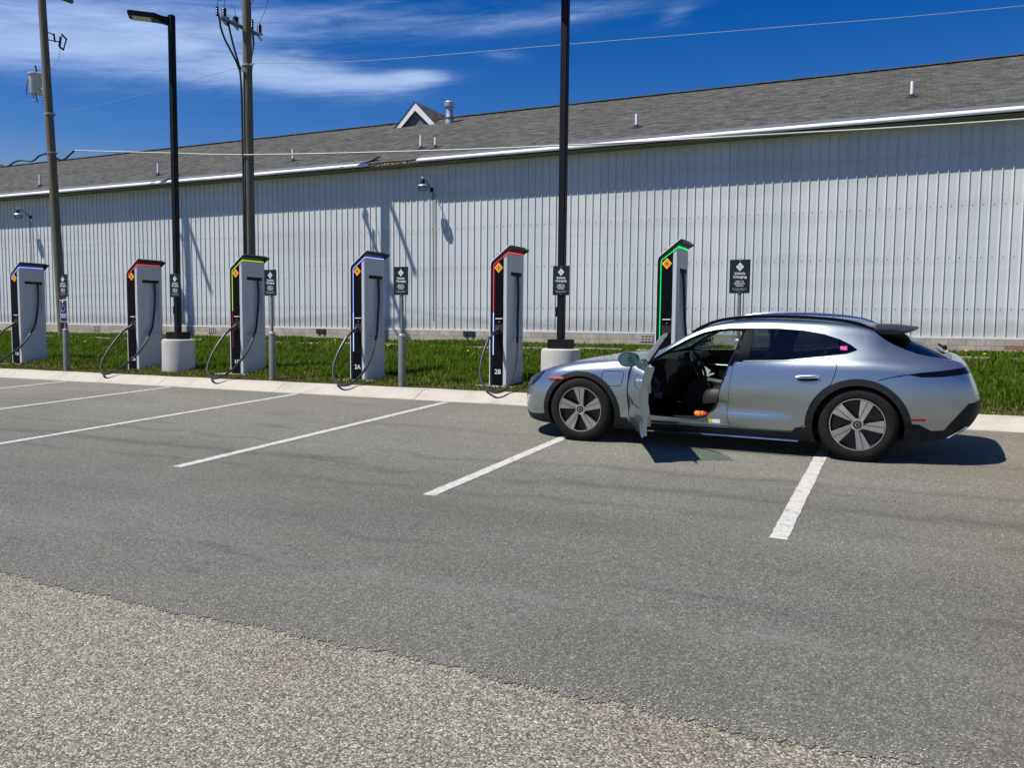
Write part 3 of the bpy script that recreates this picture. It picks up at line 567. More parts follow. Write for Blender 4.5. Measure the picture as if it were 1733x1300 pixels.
    # cable: out of the slot, down the side, round in front and up into the holster
    if num:
        j = random.uniform(-.02, .02)
        pts = [(.135, .47, 1.93), (.150, .465, 1.57), (.170, .40, 1.15), (.235, .26, .86), (.41, -.17, .47), (.58, -.70, .19), (.62, -1.02, .06), (.52, -1.13, .02), (.37+j, -1.09, .045), (.165+j, -.95, .15), (.02+j, -.75, .32), (-.070+j, -.47, .58), (-.062, -.24, .83), (-.04, -.10, .93), (-.01, -.055, .965)]
    else: pts = [(.135, .47, 1.93), (.17, .42, 1.6), (.22, .30, 1.2), (.30, .12, .8), (.40, -.2, .45), (.46, -.6, .32), (.50, -1.0, .42), (.53, -1.55, .75)]
    mb = MB(); mb.tube(bez(pts, 8), .0215, 8); ca = mb.build('charging_cable', M['cable'], C)
    if num:
        mb = MB(); mb.tube([(-.055, -.17, .885), (-.042, -.11, .925), (-.01, -.055, .965), (.012, -.02, 1.0)], [.024, .028, .030, .034], 10); mb.build('connector', M['cable'], ca)
        mb = MB(); mb.tube([(-.062, -.215, .852), (-.056, -.175, .88)], .028, 10); mb.build('cable_collar', M['grey_metal'], ca)
    # pad
    mb = MB(); mb.box((X+.0, 12.83, z0-.02), (.78, .92, .10))
    P = mb.build('concrete_pad', M['pad'], None, bevel=.012)
    return C, P
names = {'1A': ('first charger at the far left end with blue lit roof, marked 1A', 'pad under the far left charger 1A'), '1B': ('charger marked 1B beside the round lamp footing, red lit roof', 'pad under charger 1B by the lamp footing'),
         '1C': ('charger marked 1C in front of the utility pole, lime green roof light', 'pad under charger 1C with the lime light'), '2A': ('charger marked 2A with bright blue strip down its black front', 'pad under charger 2A with the blue strip'),
         '2B': ('charger marked 2B with strip red above and pale blue below', 'pad under charger 2B left of the car'), '': ('charger glowing green behind the open door of the silver car', 'pad hidden behind the silver car under the green charger')}
for X, num, c1, c2 in CHARGERS:
    C, P = make_charger(X, num, c1, c2, names[num][0]); tag(P, 'small weathered concrete ' + names[num][1], 'concrete pad', 'concrete pads under the chargers')
make_grass()

# ---------------------------------------------------------------- signs
def sign_face(S, y, zc):
    """dark sign plate 0.30 x 0.47 with diamond and words"""
    mb = MB(); mb.box((0, y, zc), (.285, .006, .475)); pl = mb.build('sign_plate', M['sign'], S, bevel=.0025, seg=1)
    yf = y-.0045; mb = MB(); lz = zc+.135
    def dia(r): return [(r*a, yf, lz+r*b*1.12) for a, b in ((0, 1), (1, 0), (0, -1), (-1, 0))]
    a, b = dia(.054), dia(.040); mb.add(a+b, [(k, (k+1) % 4, 4+(k+1) % 4, 4+k) for k in range(4)]); a, b = dia(.031), dia(.013)
    mb.add(a+b, [(k, (k+1) % 4, 4+(k+1) % 4, 4+k) for k in range(4)])
    for a_, b_ in ((0, 1), (1, 0), (0, -1), (-1, 0)): mb.box((a_*.036, yf, lz+b_*.040), (.014, .001, .016))
    mb.build('diamond_mark', M['letter'], S)
    text_part('heading', 'Vehicle\nCharging', .052, (0, yf, zc+.018), M['letter'], S, bold=.0008)
    text_part('lettering', 'Open to\nAll Electric\nVehicles', .034, (0, yf, zc-.098), M['letter'], S, bold=.0004)
    text_part('small_print', 'Please move vehicle once\ncharging is complete', .0195, (0, yf, zc-.180), M['sign_line'], S)
    mb = MB(); mb.lathe([(.007, -.004), (0, -.006)], 8, 'Y', (0, yf, zc+.218)); mb.lathe([(.007, -.004), (0, -.006)], 8, 'Y', (0, yf, zc-.222)); mb.build('bolt', M['galv'], S)
def sign_post(X, Y, label, disabled=False, zt=2.555):
    z0 = GR(X, Y); S = empty('charging_sign', (X, Y, z0)); tag(S, label, 'sign', 'vehicle charging signs'); zc = zt-.238-z0
    mb = MB(); mb.box((0, .0, zc/2+.31), (.045, .045, zc-.2)); mb.build('post', M['grey_metal'], S, bevel=.006)
    mb = MB(); mb.lathe([(.062, -.05), (.062, .86), (.05, .885), (.02, .89)], 20, 'Z', (0, 0, 0)); mb.build('bollard_sleeve', M['grey_metal'], S)
    mb = MB(); mb.lathe([(.064, .852), (.064, .868), (.05, .892), (.02, .897)], 20, 'Z', (0, 0, 0)); mb.build('sleeve_cap', M['galv'], S)
    sign_face(S, -.03, zc)
    if disabled:
        zd = 1.78-z0; mb = MB(); mb.box((0, -.031, zd), (.23, .006, .475)); mb.build('parking_plate', M['white'], S, bevel=.003, seg=1)
        mb = MB(); mb.box((0, -.0345, zd+.085), (.205, .003, .28)); mb.box((0, -.0345, zd-.145), (.205, .003, .16)); mb.build('plate_field', M['navy'], S)
        yy = -.0375; mb = MB(); mb.lathe([(.022, 0), (0, 0)], 14, 'Y', (-.022, yy, zd+.195)); mb.tube([(-.022, yy, zd+.165), (-.018, yy, zd+.09), (.035, yy, zd+.09), (.055, yy, zd+.02), (.075, yy, zd+.028)], .011, 6, flat=.15)
        mb.tube([(-.02, yy, zd+.13), (.03, yy, zd+.13)], .008, 6, flat=.2)
        arc = [(-.005+.058*math.cos(R(t)), yy, zd+.045+.058*math.sin(R(t))) for t in range(125, 345, 12)]; mb.tube(arc, .010, 6, flat=.2); mb.build('wheelchair_symbol', M['letter'], S)
        text_part('parking_lettering', 'RESERVED', .036, (0, yy, zd-.093), M['letter'], S, bold=.0006); text_part('parking_lettering', 'PARKING', .036, (0, yy, zd-.133), M['letter'], S, bold=.0006)
        mb = MB(); a = (-.17, -.02, zc-.19); mb.prism([(-.19, zc-.2), (-.11, zc-.13), (-.11, zc-.27)], -.022, -.012); mb.prism([(-.11, zc-.14), (-.085, zc-.14), (-.085, zc-.26), (-.11, zc-.26)], -.022, -.012); mb.build('arrow', M['red'], S)
    return S
sign_post(-16.2, 11.95, 'charging sign over a blue wheelchair parking plate on grey bollard post, far left', True)
sign_post(-10.545, 11.95, 'charging sign on grey bollard post right of the lime lit charger')
sign_post(-7.715, 11.95, 'charging sign on grey bollard post left of the charger marked 2B')
sign_post(-2.125, 12.05, 'charging sign on a post standing behind the roof of the silver car')

# ---------------------------------------------------------------- lamp posts
def lamp_post(X, Y, label, slabel, h=7.75):
    z0 = GR(X, Y); zf = 1.215-z0; Lp = empty('lamp_post', (X, Y, z0)); tag(Lp, label, 'lamp post', 'tall lamp posts with round footings')
    mb = MB(); mb.lathe([(.335, -.2), (.325, .02), (.322, zf-.05), (.315, zf-.02), (.29, zf), (0, zf)], 40, 'Z'); mb.build('footing', M['concrete'], Lp)
    mb = MB(); mb.box((0, 0, zf+.075), (.34, .34, .15)); mb.build('base_cover', M['black_metal'], Lp, bevel=.008)
    mb = MB(); mb.box((0, 0, (h-z0+zf+.15)/2), (.115, .115, h-z0-zf-.15)); mb.build('pole', M['black_metal'], Lp, bevel=.012)
    mb = MB(); mb.box((-.068, -.02, zf+.60), (.022, .07, .16)); mb.build('hand_hole', M['black_metal'], Lp, bevel=.004)
    d = Vector((-.735, -.68, 0)).normalized(); s = Vector((-d.y, d.x, 0)); top = Vector((0, 0, h-z0-.08)); b = MB(); sec = []
    for t, wd, z_up, z_dn in ((.05, .05, .03, -.13), (.17, .06, .035, -.10), (.30, .17, .04, -.055), (.74, .17, .045, -.04), (.80, .165, .04, -.03)):
        c = top + d*t; sec.append([c+s*wd+Vector((0, 0, z_up)), c-s*wd+Vector((0, 0, z_up)), c-s*wd+Vector((0, 0, z_dn)), c+s*wd+Vector((0, 0, z_dn))])
    vs = [p for q in sec for p in q]; fs = [(i*4+j, i*4+(j+1) % 4, i*4+4+(j+1) % 4, i*4+4+j) for i in range(4) for j in range(4)] + [(0, 1, 2, 3), (16, 17, 18, 19)]
    b.add(vs, fs); hd = b.build('lamp_head', M['black_metal'], Lp, bevel=.008)
    b = MB(); c = top + d*.55 + Vector((0, 0, -.052)); Q = Matrix((d, s, Vector((0, 0, 1)))).transposed(); b.box(c, (.34, .25, .012), M4=Q); b.build('diffuser', M['diffuser'], hd)
    S = empty('charging_sign', (X+.015, Y-.062, 2.32)); tag(S, slabel, 'sign', 'vehicle charging signs'); sign_face(S, -.006, 0.)
lamp_post(-13.62, 12.6, 'black square lamp post with its lamp head in view, on concrete footing beside charger 1B', 'charging sign fixed to the lamp post whose head is in view')
lamp_post(-5.065, 12.6, 'black square lamp post just left of the car, its top out of the picture', 'charging sign fixed to the lamp post just left of the silver car')

# ---------------------------------------------------------------- utility poles and wires
def pole_axis(x0, y0, z0, x1, z1, r0, r1, n=14):
    pts = [(x0+(x1-x0)*t, y0, z0+(z1-z0)*t) for t in np.linspace(0, 1, n)]; return pts, list(np.linspace(r0, r1, n))
def utility_poles():
    Y = 20.
    P = empty('utility_pole', (-26.97, 19.8, .85)); tag(P, 'leaning wooden utility pole with a pale grey transformer can, at the left', 'utility pole', 'wooden utility poles in the grass')
    ax, rr = pole_axis(0, 0, -.1, -.62, 12.9, .165, .125); mb = MB(); mb.tube(ax, rr, 16); mb.build('pole', M['wood'], P)
    def X(z): return -.62*(z-.85)/13.2
    z = 9.47-.85; xc = -1.03; mb = MB(); mb.lathe([(0, 0), (.19, 0), (.205, .03), (.235, .62), (.245, .66)], 24, 'Z', (xc+.02, 0, z)); tk = mb.build('transformer', M['xfmr'], P)
    mb = MB(); mb.lathe([(.265, .655), (.265, .70), (.20, .73), (0, .74)], 24, 'Z', (xc+.02, 0, z)); mb.build('transformer_lid', M['xfmr'], tk)
    mb = MB(); mb.box((xc+.35, 0, z+.15), (.25, .08, .05)); mb.box((xc+.35, 0, z+.52), (.25, .08, .05)); mb.box((xc+.44, 0, z+.4), (.04, .12, .9)); mb.build('transformer_bracket', M['galv'], P)
    mb = MB(); mb.tube(bez([(xc-.2, -.1, z+.58), (xc-.32, -.1, z+.35), (xc-.36, -.1, z+.05), (xc-.2, -.1, z-.18), (xc+.1, -.08, z-.26), (xc+.42, -.05, z-.27)], 6), .014, 6); mb.tube([(xc-.1, -.05, z), (xc-.06, -.05, z-.15), (xc-.02, -.08, z-.22)], .014, 6); mb.tube([(xc+.05, -.05, z), (xc+.14, -.06, z-.3), (xc+.40, -.05, z-.36)], .02, 6); mb.build('transformer_lead', M['cable'], P)
    zz = 11.5-.85; x0 = X(zz); q = lambda a, b: (x0, a, b-.85)
    mb = MB(); mb.bar(q(.1, 11.56), q(.34, 11.54), .03); mb.bar(q(.1, 11.30), q(.56, 11.36), .03); mb.bar(q(.34, 11.58), q(.37, 11.30), .045); mb.build('cutout_bracket', M['porcelain'], P)
    mb = MB(); mb.bar(q(.60, 11.56), q(.54, 11.2), .06); mb.bar(q(.82, 11.55), q(.69, 11.13), .035); mb.bar(q(.54, 11.2), q(.70, 11.12), .05); mb.bar(q(.63, 11.66), q(.84, 11.52), .045); mb.build('fuse_cutout', M['porcelain'], P)
    mb = MB(); mb.tube(bez([q(.56, 11.2), q(.5, 10.8), q(.3, 10.45), q(.15, 10.3)], 6), .008, 5); mb.build('fuse_lead', M['wire'], P)
    mb = MB(); mb.box((X(12.1), 0, 12.95-.85), (.11, 2.3, .12)); mb.build('crossarm', M['wood'], P)
    mb = MB(); mb.lathe([(.05, .70), (.07, .74), (.04, .78), (.065, .82), (.035, .87), (.02, 1.0), (0, 1.0)], 12, 'Z', (xc+.02, 0, z)); mb.build('bushing', M['porcelain'], tk)
    zc = 8.72-.85; mb = MB(); mb.lathe([(.16, -.03), (.16, .03)], 16, 'Z', (X(zc), 0, zc)); mb.box((X(zc)-.18, -.05, zc), (.09, .06, .12)); zc = 7.38-.85; mb.lathe([(.165, -.02), (.165, .02)], 16, 'Z', (X(zc), 0, zc)); mb.build('clamp_band', M['galv'], P)
    Q = empty('utility_pole', (-18.47, Y, .88)); tag(Q, 'wooden utility pole with crossarm and black riser cables behind charger 1C', 'utility pole', 'wooden utility poles in the grass')
    ax, rr = pole_axis(0, 0, -.1, -.02, 12.6, .165, .125); mb = MB(); mb.tube(ax, rr, 16); mb.build('pole', M['wood'], Q)
    z = lambda a: a-.88; XA = -.12
    mb = MB(); mb.box((XA, -.2, z(10.5)), (.08, 1.56, .09)); mb.build('crossarm', M['grey_metal'], Q)
    mb = MB(); mb.box((.1, 0, z(12.75)), (.10, 2.1, .12)); mb.build('crossarm', M['wood'], Q)
    def arrester(y, h=.26, r=.075):
        mb = MB(); pr = [(0, .06)]
        for i in range(5): pr += [(r, .07+i*h/5), (r*.8, .07+(i+.7)*h/5)]
        pr += [(.02, .08+h), (0, .09+h)]; mb.lathe(pr, 14, 'Z', (XA, y, z(10.5))); mb.build('insulator', M['porcelain'], Q)
        mb = MB(); mb.box((XA, y, z(10.54)), (.09, .2, .07)); mb.bar((XA-.02, y-.1, z(10.5)), (XA-.02, y+.12, z(10.38)), .05); mb.build('insulator_bracket', M['galv'], Q)
    arrester(-.83); arrester(.66); arrester(-.36, .16, .09)
    for pts in ([(XA, -1.1, z(10.66)), (XA, -1.01, z(10.43)), (XA, -.97, z(10.22)), (XA, -.81, z(9.93)), (XA, -.57, z(9.66)), (XA-.03, -.27, z(9.33)), (-.10, -.2, z(8.9)), (-.08, -.185, z(7.2)), (-.06, -.185, z(1.2))], [(XA, -.68, z(10.5)), (XA, -.59, z(10.2)), (XA, -.47, z(9.86)), (XA, -.26, z(9.38)), (XA+.02, -.2, z(9.2))],
                [(XA, .35, z(10.76)), (XA, .37, z(10.45)), (XA, .39, z(10.12)), (XA, .30, z(9.79)), (-.05, .18, z(9.5)), (0, .165, z(9.3))]):
        mb = MB(); mb.tube(bez(pts, 6), .03, 8); c = mb.build('riser_cable', M['cable'], Q)
        mb = MB(); x, y, zz = pts[0]; pr = [(.015, .12)]
        for i in range(4): pr += [(.05, .10-i*.07), (.03, .07-i*.07)]
        mb.lathe(pr[::-1], 10, 'Z', (x, y, zz)); mb.build('cable_terminal', M['porcelain'], c)
    zc = z(9.38); mb = MB(); mb.lathe([(.16, -.03), (.16, .03)], 16, 'Z', (-.01, 0, zc)); mb.box((.22, -.05, zc), (.14, .03, .03)); mb.box((-.18, -.05, zc-.08), (.1, .08, .2)); mb.build('clamp_band', M['galv'], Q)
    mb = MB()
    for a, b in (((XA, -.83, z(10.85)), (.05, -1.0, z(12.7))), ((XA, .66, z(10.85)), (.1, 1.0, z(12.7))), ((XA, .1, z(11.0)), (.1, .5, z(12.7)))): mb.tube(bez([a, tuple(np.array(a)*.55+np.array(b)*.45+np.array([0, .12, -.12])), b], 6), .008, 5)
    mb.tube(bez([(XA, -1.1, z(10.75)), (XA, -1.08, z(10.95)), (XA, -.92, z(11.0))], 5), .007, 5); mb.tube(bez([(XA, -.36, z(10.75)), (XA, -.40, z(10.95)), (XA, -.55, z(10.98))], 5), .007, 5); mb.build('jumper_wire', M['porcelain'], Q)
    def wire(name, pts, r, m, label):
        mb = MB(); mb.tube(bez(pts, 10), r, 6); o = mb.build(name, M[m]); base = Vector(pts[0]); o.data.transform(Matrix.Translation(-base)); o.location = base; tag(o, label, 'cable', 'overhead cables')
        return o
    wire('overhead_cable', [(-26.3, 19.95, 7.42), (-22, 19.9, 7.0), (-18.46, 19.82, 6.66), (-13, 19.85, 6.34), (-8.1, 19.85, 6.11), (-3, 19.85, 5.95), (2, 19.85, 5.83), (14, 19.85, 5.75)], .021, 'whitewire', 'thick pale overhead cable running along the front of the roof edge')
    wire('overhead_cable', [(-27.45, 19.83, 7.38), (-27.15, 19.9, 7.2), (-26.8, 19.9, 7.14), (-26.5, 19.93, 7.3), (-26.3, 19.95, 7.42)], .034, 'cable', 'short black looped lead just right of the leaning utility pole')
    wire('overhead_cable', [(-27.6, 19.85, 7.4), (-28.0, 19.85, 7.35), (-28.4, 19.85, 7.19), (-29.0, 19.85, 7.26), (-29.4, 19.85, 7.22), (-29.8, 19.85, 7.10), (-30.2, 19.85, 7.18), (-31, 19.85, 7.12), (-34, 19.85, 7.0), (-40, 19.85, 7.0)], .03, 'cable', 'twisted black cable bundle leaving the picture left of the leaning pole')
    wire('overhead_cable', [(-18.25, 19.9, 9.38), (-14, 19.9, 8.95), (-8.1, 19.9, 8.62), (-3, 19.9, 8.33), (2, 19.9, 8.08), (14, 19.9, 7.7)], .007, 'wire', 'thin wire crossing the sky above the roof to the right')
    wire('overhead_cable', [(-18.6, 19.9, 9.33), (-21.3, 19.9, 9.10), (-24, 19.9, 8.88), (-27.4, 19.9, 8.75)], .006, 'thinwire', 'faint thin wire strung between the two utility poles')
utility_poles()

# ---------------------------------------------------------------- small ground things
def small_things():
    k = 0
    for (x, y) in [(-31, 19.6), (-30.2, 18.6), (-27.5, 19.3), (-23.9, 19.5), (-22.6, 17.3), (-17.4, 18.2), (-15.5, 20.3), (-12.6, 18.8), (-9.5, 17.6), (-8.6, 20.9), (-5.3, 18.2), (-4.2, 16.4), (.2, 20.2), (.9, 21.2), (1.6, 20.6), (.6, 19.6), (2.0, 16.2), (1.3, 21.5)]:
        z = GR(x, y); mb = MB(); mb.tube([(0, 0, 0), (.01, .01, .16)], .004, 5); mb.lathe([(0, .15), (.028, .16), (.032, .172), (.018, .185), (0, .187)], 9, 'Z', (.01, .01, 0))
        o = mb.build('dandelion', M['dandelion']); o.location = (x, y, z); tag(o, 'small yellow dandelion flower in the grass', 'flower', 'dandelions scattered in the grass')
    for i, x in enumerate((2.28, 2.50, 2.73, 2.95)):
        mb = MB(); mb.box((0, 0, .05), (.205, .1, .1)); o = mb.build('brick', M['brick'], bevel=.004); o.location = (x, 22.72, 1.09); o.rotation_euler = (0, 0, random.uniform(-.04, .04)); tag(o, 'red brick laid in a row at the foot of the wall, right edge', 'brick', 'bricks at the wall foot')
    mb = MB()
    for i in range(5200):
        if i < 5000: x = random.uniform(-7.5, 1.2); y = 3.10 + abs(random.gauss(0, .12 if i < 4300 else .35))
        else: x = random.uniform(-8, 2); y = random.uniform(3.3, 10)
        r = random.uniform(.0022, .0055); P = [(x+r*random.uniform(.7, 1.3)*a, y+r*random.uniform(.7, 1.3)*b, LOT(x, y)+.002+r*c) for a, b, c in ((1, 0, .2), (0, 1, .2), (-1, 0, .2), (0, -1, .2), (0, 0, 1), (0, 0, 0))]
        mb.add(P, [(0, 1, 4), (1, 2, 4), (2, 3, 4), (3, 0, 4), (0, 1, 5), (1, 2, 5), (2, 3, 5), (3, 0, 5)])
    tag(mb.build('loose_gravel', M['pebble']), 'loose pale grit scattered along the edge of the asphalt', 'gravel', kind='stuff')
small_things()

# ---------------------------------------------------------------- car
WB = 2.904
def pchip(xs, ys):
    xs = np.array(xs, float); ys = np.array(ys, float); h = np.diff(xs); d = np.diff(ys)/h; m = np.zeros(len(xs)); m[0], m[-1] = d[0], d[-1]
    for i in range(1, len(xs)-1):
        if d[i-1]*d[i] > 0: w1, w2 = 2*h[i]+h[i-1], h[i]+2*h[i-1]; m[i] = (w1+w2)/(w1/d[i-1]+w2/d[i])
    def f(x):
        x = np.clip(np.asarray(x, float), xs[0], xs[-1]); i = np.clip(np.searchsorted(xs, x, 'right')-1, 0, len(h)-1); t = (x-xs[i])/h[i]
        return ys[i]*(1+2*t)*(1-t)**2 + h[i]*m[i]*t*(1-t)**2 + ys[i+1]*t*t*(3-2*t) + h[i]*m[i+1]*t*t*(t-1)
    return f
def tb(*p): return pchip([a for a, b in p], [b for a, b in p])
T_zb = tb((-.99, .33), (-.93, .24), (-.8, .19), (-.6, .17), (0, .16), (2.9, .16), (3.4, .21), (3.7, .27), (3.87, .36), (3.97, .50))
T_ws = tb((-.99, .14), (-.965, .27), (-.93, .38), (-.88, .50), (-.82, .61), (-.74, .735), (-.65, .825), (-.52, .90), (-.35, .945), (-.15, .965), (.1, .968), (.5, .955), (1.2, .942), (1.8, .948), (2.4, .970), (2.9, .984), (3.25, .968), (3.55, .92), (3.75, .845), (3.88, .74), (3.94, .64), (3.97, .50))
T_s5z = tb((-.99, .50), (-.9, .54), (-.7, .63), (-.5, .71), (-.3, .785), (0, .825), (.5, .84), (1.2, .85), (1.8, .87), (2.5, .90), (2.9, .915), (3.3, .905), (3.6, .882), (3.74, .858), (3.82, .815), (3.88, .76), (3.93, .69), (3.97, .625))
T_s5d = tb((-.99, .02), (-.8, .045), (-.3, .055), (0, .05), (.5, .042), (1.2, .036), (2., .04), (2.9, .045), (3.5, .05), (3.85, .04), (3.97, .03))
T_bz = tb((-.99, .56), (-.93, .615), (-.8, .675), (-.6, .755), (-.4, .825), (-.2, .873), (0, .90), (.25, .92), (.5, .932), (.75, .943), (1.2, .948), (1.8, .963), (2.4, .992), (2.75, 1.025), (3.0, 1.035), (3.3, 1.015), (3.6, .987), (3.74, .964), (3.80, .935), (3.86, .875), (3.90, .81), (3.94, .72), (3.97, .645))
T_bv = tb((-.99, .10), (-.93, .27), (-.8, .47), (-.65, .64), (-.5, .735), (-.28, .795), (0, .815), (.5, .84), (.75, .862), (1.2, .876), (1.8, .882), (2.4, .88), (2.75, .86), (3.1, .825), (3.4, .78), (3.7, .71), (3.85, .62), (3.97, .42))
T_rz = tb((-.99, .58), (-.93, .632), (-.8, .69), (-.6, .755), (-.4, .818), (-.2, .863), (0, .888), (.3, .910), (.5, .926), (.62, .945), (.75, .98), (.87, 1.035), (1.03, 1.135), (1.2, 1.232), (1.4, 1.312), (1.65, 1.352), (2., 1.366), (2.5, 1.352), (2.8, 1.325), (2.95, 1.297), (3.05, 1.250), (3.15, 1.180), (3.3, 1.105), (3.45, 1.050), (3.6, 1.015), (3.74, .990), (3.80, .962), (3.85, .910), (3.90, .822), (3.94, .735), (3.97, .655))
T_rv = tb((-.99, .08), (-.93, .22), (-.8, .38), (-.6, .52), (-.4, .59), (0, .63), (.3, .67), (.5, .72), (.62, .755), (.75, .752), (.87, .735), (1.03, .705), (1.2, .672), (1.4, .640), (1.65, .622), (2., .615), (2.5, .605), (2.9, .605), (3.1, .63), (3.3, .66), (3.45, .67), (3.7, .63), (3.85, .54), (3.97, .33))
T_tz = tb((-.99, .60), (-.93, .65), (-.8, .71), (-.6, .775), (-.4, .840), (-.2, .882), (0, .912), (.3, .938), (.48, .950), (.62, .975), (.8, 1.05), (1., 1.155), (1.2, 1.260), (1.4, 1.345), (1.6, 1.392), (1.8, 1.408), (2.2, 1.402), (2.6, 1.376), (2.9, 1.342), (3.05, 1.312), (3.2, 1.255), (3.4, 1.160), (3.6, 1.070), (3.72, 1.015), (3.79, .988), (3.83, .955), (3.87, .895), (3.91, .82), (3.94, .74), (3.97, .66))
def section(u, n=46):
    zb, ws, sz, sd, bz, bv, rz, rv, tz = (float(f(u)) for f in (T_zb, T_ws, T_s5z, T_s5d, T_bz, T_bv, T_rz, T_rv, T_tz))
    mid = max(zb+.16, min(.60, zb+(sz-zb)*.62)); lo = zb+(mid-zb)*.48
    tk = .022 if .4 < u < 2.6 else .012
    g = max(0., min(1., (u-.40)/.35)); g = g*g*(3-2*g); g2 = max(0., min(1., (2.50-u)/.45)); g *= g2*g2*(3-2*g2)
    p3 = (ws-.018-tk*.4, lo-.06*(mid-zb)); p4 = (ws-tk*.55, lo+.1*(mid-zb)); p3 = (p3[0]+(ws-.010-p3[0])*g, p3[1]+(.365-p3[1])*g); p4 = (p4[0]+(ws-.034-p4[0])*g, p4[1]+(.46-p4[1])*g)
    P = [(0, zb), (.6*ws, zb), (max(.3*ws, ws-.075), zb+.012), p3, p4, (ws, mid+.03*g), (ws-sd, sz), (bv, bz), (bv+(rv-bv)*.36, bz+(rz-bz)*.40), (bv+(rv-bv)*.72, bz+(rz-bz)*.755), (rv, rz), (.58*rv, rz+(tz-rz)*.72), (0, tz)]
    k = np.arange(len(P)); f0 = pchip(k, [p[0] for p in P]); f1 = pchip(k, [p[1] for p in P]); t = np.linspace(0, len(P)-1, n)
    return np.stack([f0(t), f1(t)], 1)
US = np.unique(np.concatenate([np.linspace(-.99, -.6, 22), np.linspace(-.6, 3.4, 110), np.linspace(3.4, 3.97, 30)]))
def loft():
    rings = []
    for u in US:
        h = section(u); left = [(u, -v, w_) for v, w_ in h]; right = [(u, v, w_) for v, w_ in h[1:-1][::-1]]; rings.append(left + right)     # up the left side, over, down the right
    A = np.array(rings); return A
def ring_mesh(A, flip=False):
    m, n = A.shape[:2]; vs = A.reshape(-1, 3); fs = [(i*n+j, (i+1)*n+j, (i+1)*n+(j+1) % n, i*n+(j+1) % n) for i in range(m-1) for j in range(n)]
    # caps: as strips between left and right halves so the ends stay quads
    h = n//2
    for e, base in ((0, 0), (1, (m-1)*n)):
        for j in range(h):
            a, b, c, d = base+j, base+j+1, base+(n-j-1) % n, base+(n-j) % n
            q = [a, b, c, d]; q = list(dict.fromkeys(q))
            if len(q) > 2: fs.append(tuple(q[::-1] if e else q))
    return vs, fs
SKIN = loft()
def vnormals(A):
    du = np.gradient(A, axis=0); dv = np.roll(A, -1, 1)-np.roll(A, 1, 1); n = np.cross(dv, du); n /= np.linalg.norm(n, axis=2, keepdims=True)+1e-9; return n
NRM = vnormals(SKIN)
cm_ = SKIN.mean((0, 1)); 
if np.sum((SKIN-cm_)*NRM) < 0: NRM = -NRM
def offset_shell(d):
    '''inner skin: every ring drawn in towards its own middle, ends pulled back'''
    A = SKIN.copy(); c = .5*(A[:, :, 1:].max(1, keepdims=True)+A[:, :, 1:].min(1, keepdims=True)); q = A[:, :, 1:]-c; r = np.linalg.norm(q, axis=2, keepdims=True)
    A[:, :, 1:] = c + q*np.clip(1+d/np.maximum(r, 1e-6), .3, 1); A[:, :, 0] = np.clip(A[:, :, 0], -.99-d*1.1, 3.97+d*1.1); return A
def shell_mesh(d_out, d_in, name):
    me = bpy.data.meshes.new(name); v1, f1 = ring_mesh(offset_shell(d_out) if d_out else SKIN); v2, f2 = ring_mesh(offset_shell(d_in)); n = len(v1)
    me.from_pydata([tuple(p) for p in v1] + [tuple(p) for p in v2], [], [tuple(f) for f in f1] + [tuple(n+i for i in f[::-1]) for f in f2]); me.update()
    return me
V1, F1 = ring_mesh(SKIN); V1 = [Vector(p) for p in V1]; NV = [Vector(p) for p in NRM.reshape(-1, 3)]
# orientation check: make outward
_bm = bpy.data.meshes.new('tmp'); _bm.from_pydata(V1, [], F1); _bm.update()
FLIP = sum(p.normal.dot(Vector((0, p.center.y, p.center.z-.6))) for p in _bm.polygons) < 0
if FLIP: F1 = [f[::-1] for f in F1]
BV = BVHTree.FromPolygons(V1, F1)
def shell(name, d_out, d_in):
    me = shell_mesh(d_out, d_in, name)
    if FLIP: me.flip_normals()
    return bpy.data.objects.new(name, me)
def boolean(o, cutter, op):
    for q in (o, cutter):
        if q.name not in col.objects: col.objects.link(q)
    md = o.modifiers.new('b', 'BOOLEAN'); md.operation = op; md.object = cutter; md.solver = 'EXACT'
    bpy.context.view_layer.update(); dg = bpy.context.evaluated_depsgraph_get(); me = bpy.data.meshes.new_from_object(o.evaluated_get(dg))
    o.modifiers.remove(md); return me
def as_obj(mb, name='cutter'):
    me = mb.mesh(name, M['paint']); return bpy.data.objects.new(name, me)
def kill(*obs):
    for o in obs:
        me = o.data; bpy.data.objects.remove(o); 
        if me.users == 0: bpy.data.meshes.remove(me)
def skin_normals(me, d=0.):
    """shade the outer faces with the normals of the uncut body"""
    me.polygons.foreach_set('use_smooth', [True]*len(me.polygons)); me.update(); nor = [None]*len(me.loops); cache = {}
    for p in me.polygons:
        loc, nn, fi, dist = BV.find_nearest(p.center)
        on = abs(dist-abs(d)) < .006 and nn.dot(p.normal) > .6
        if on and p.area > 0:
            sgn = (p.center-loc).dot(nn) if abs(d) > .002 else 0
        for li in p.loop_indices:
            vi = me.loops[li].vertex_index
            if on:
                if vi not in cache:
                    c = me.vertices[vi].co; l2, n2, f2, d2 = BV.find_nearest(c); f = F1[f2]; wts = poly_3d_calc([V1[k] for k in f], l2); nv = Vector((0, 0, 0))
                    for k, w_ in zip(f, wts): nv += NV[k]*w_
                    cache[vi] = nv.normalized() if nv.length > .1 else n2
                q = cache[vi]; nor[li] = q if q.dot(p.normal) > .2 else p.normal
            else: nor[li] = p.normal
    me.normals_split_custom_set([tuple(x) for x in nor])
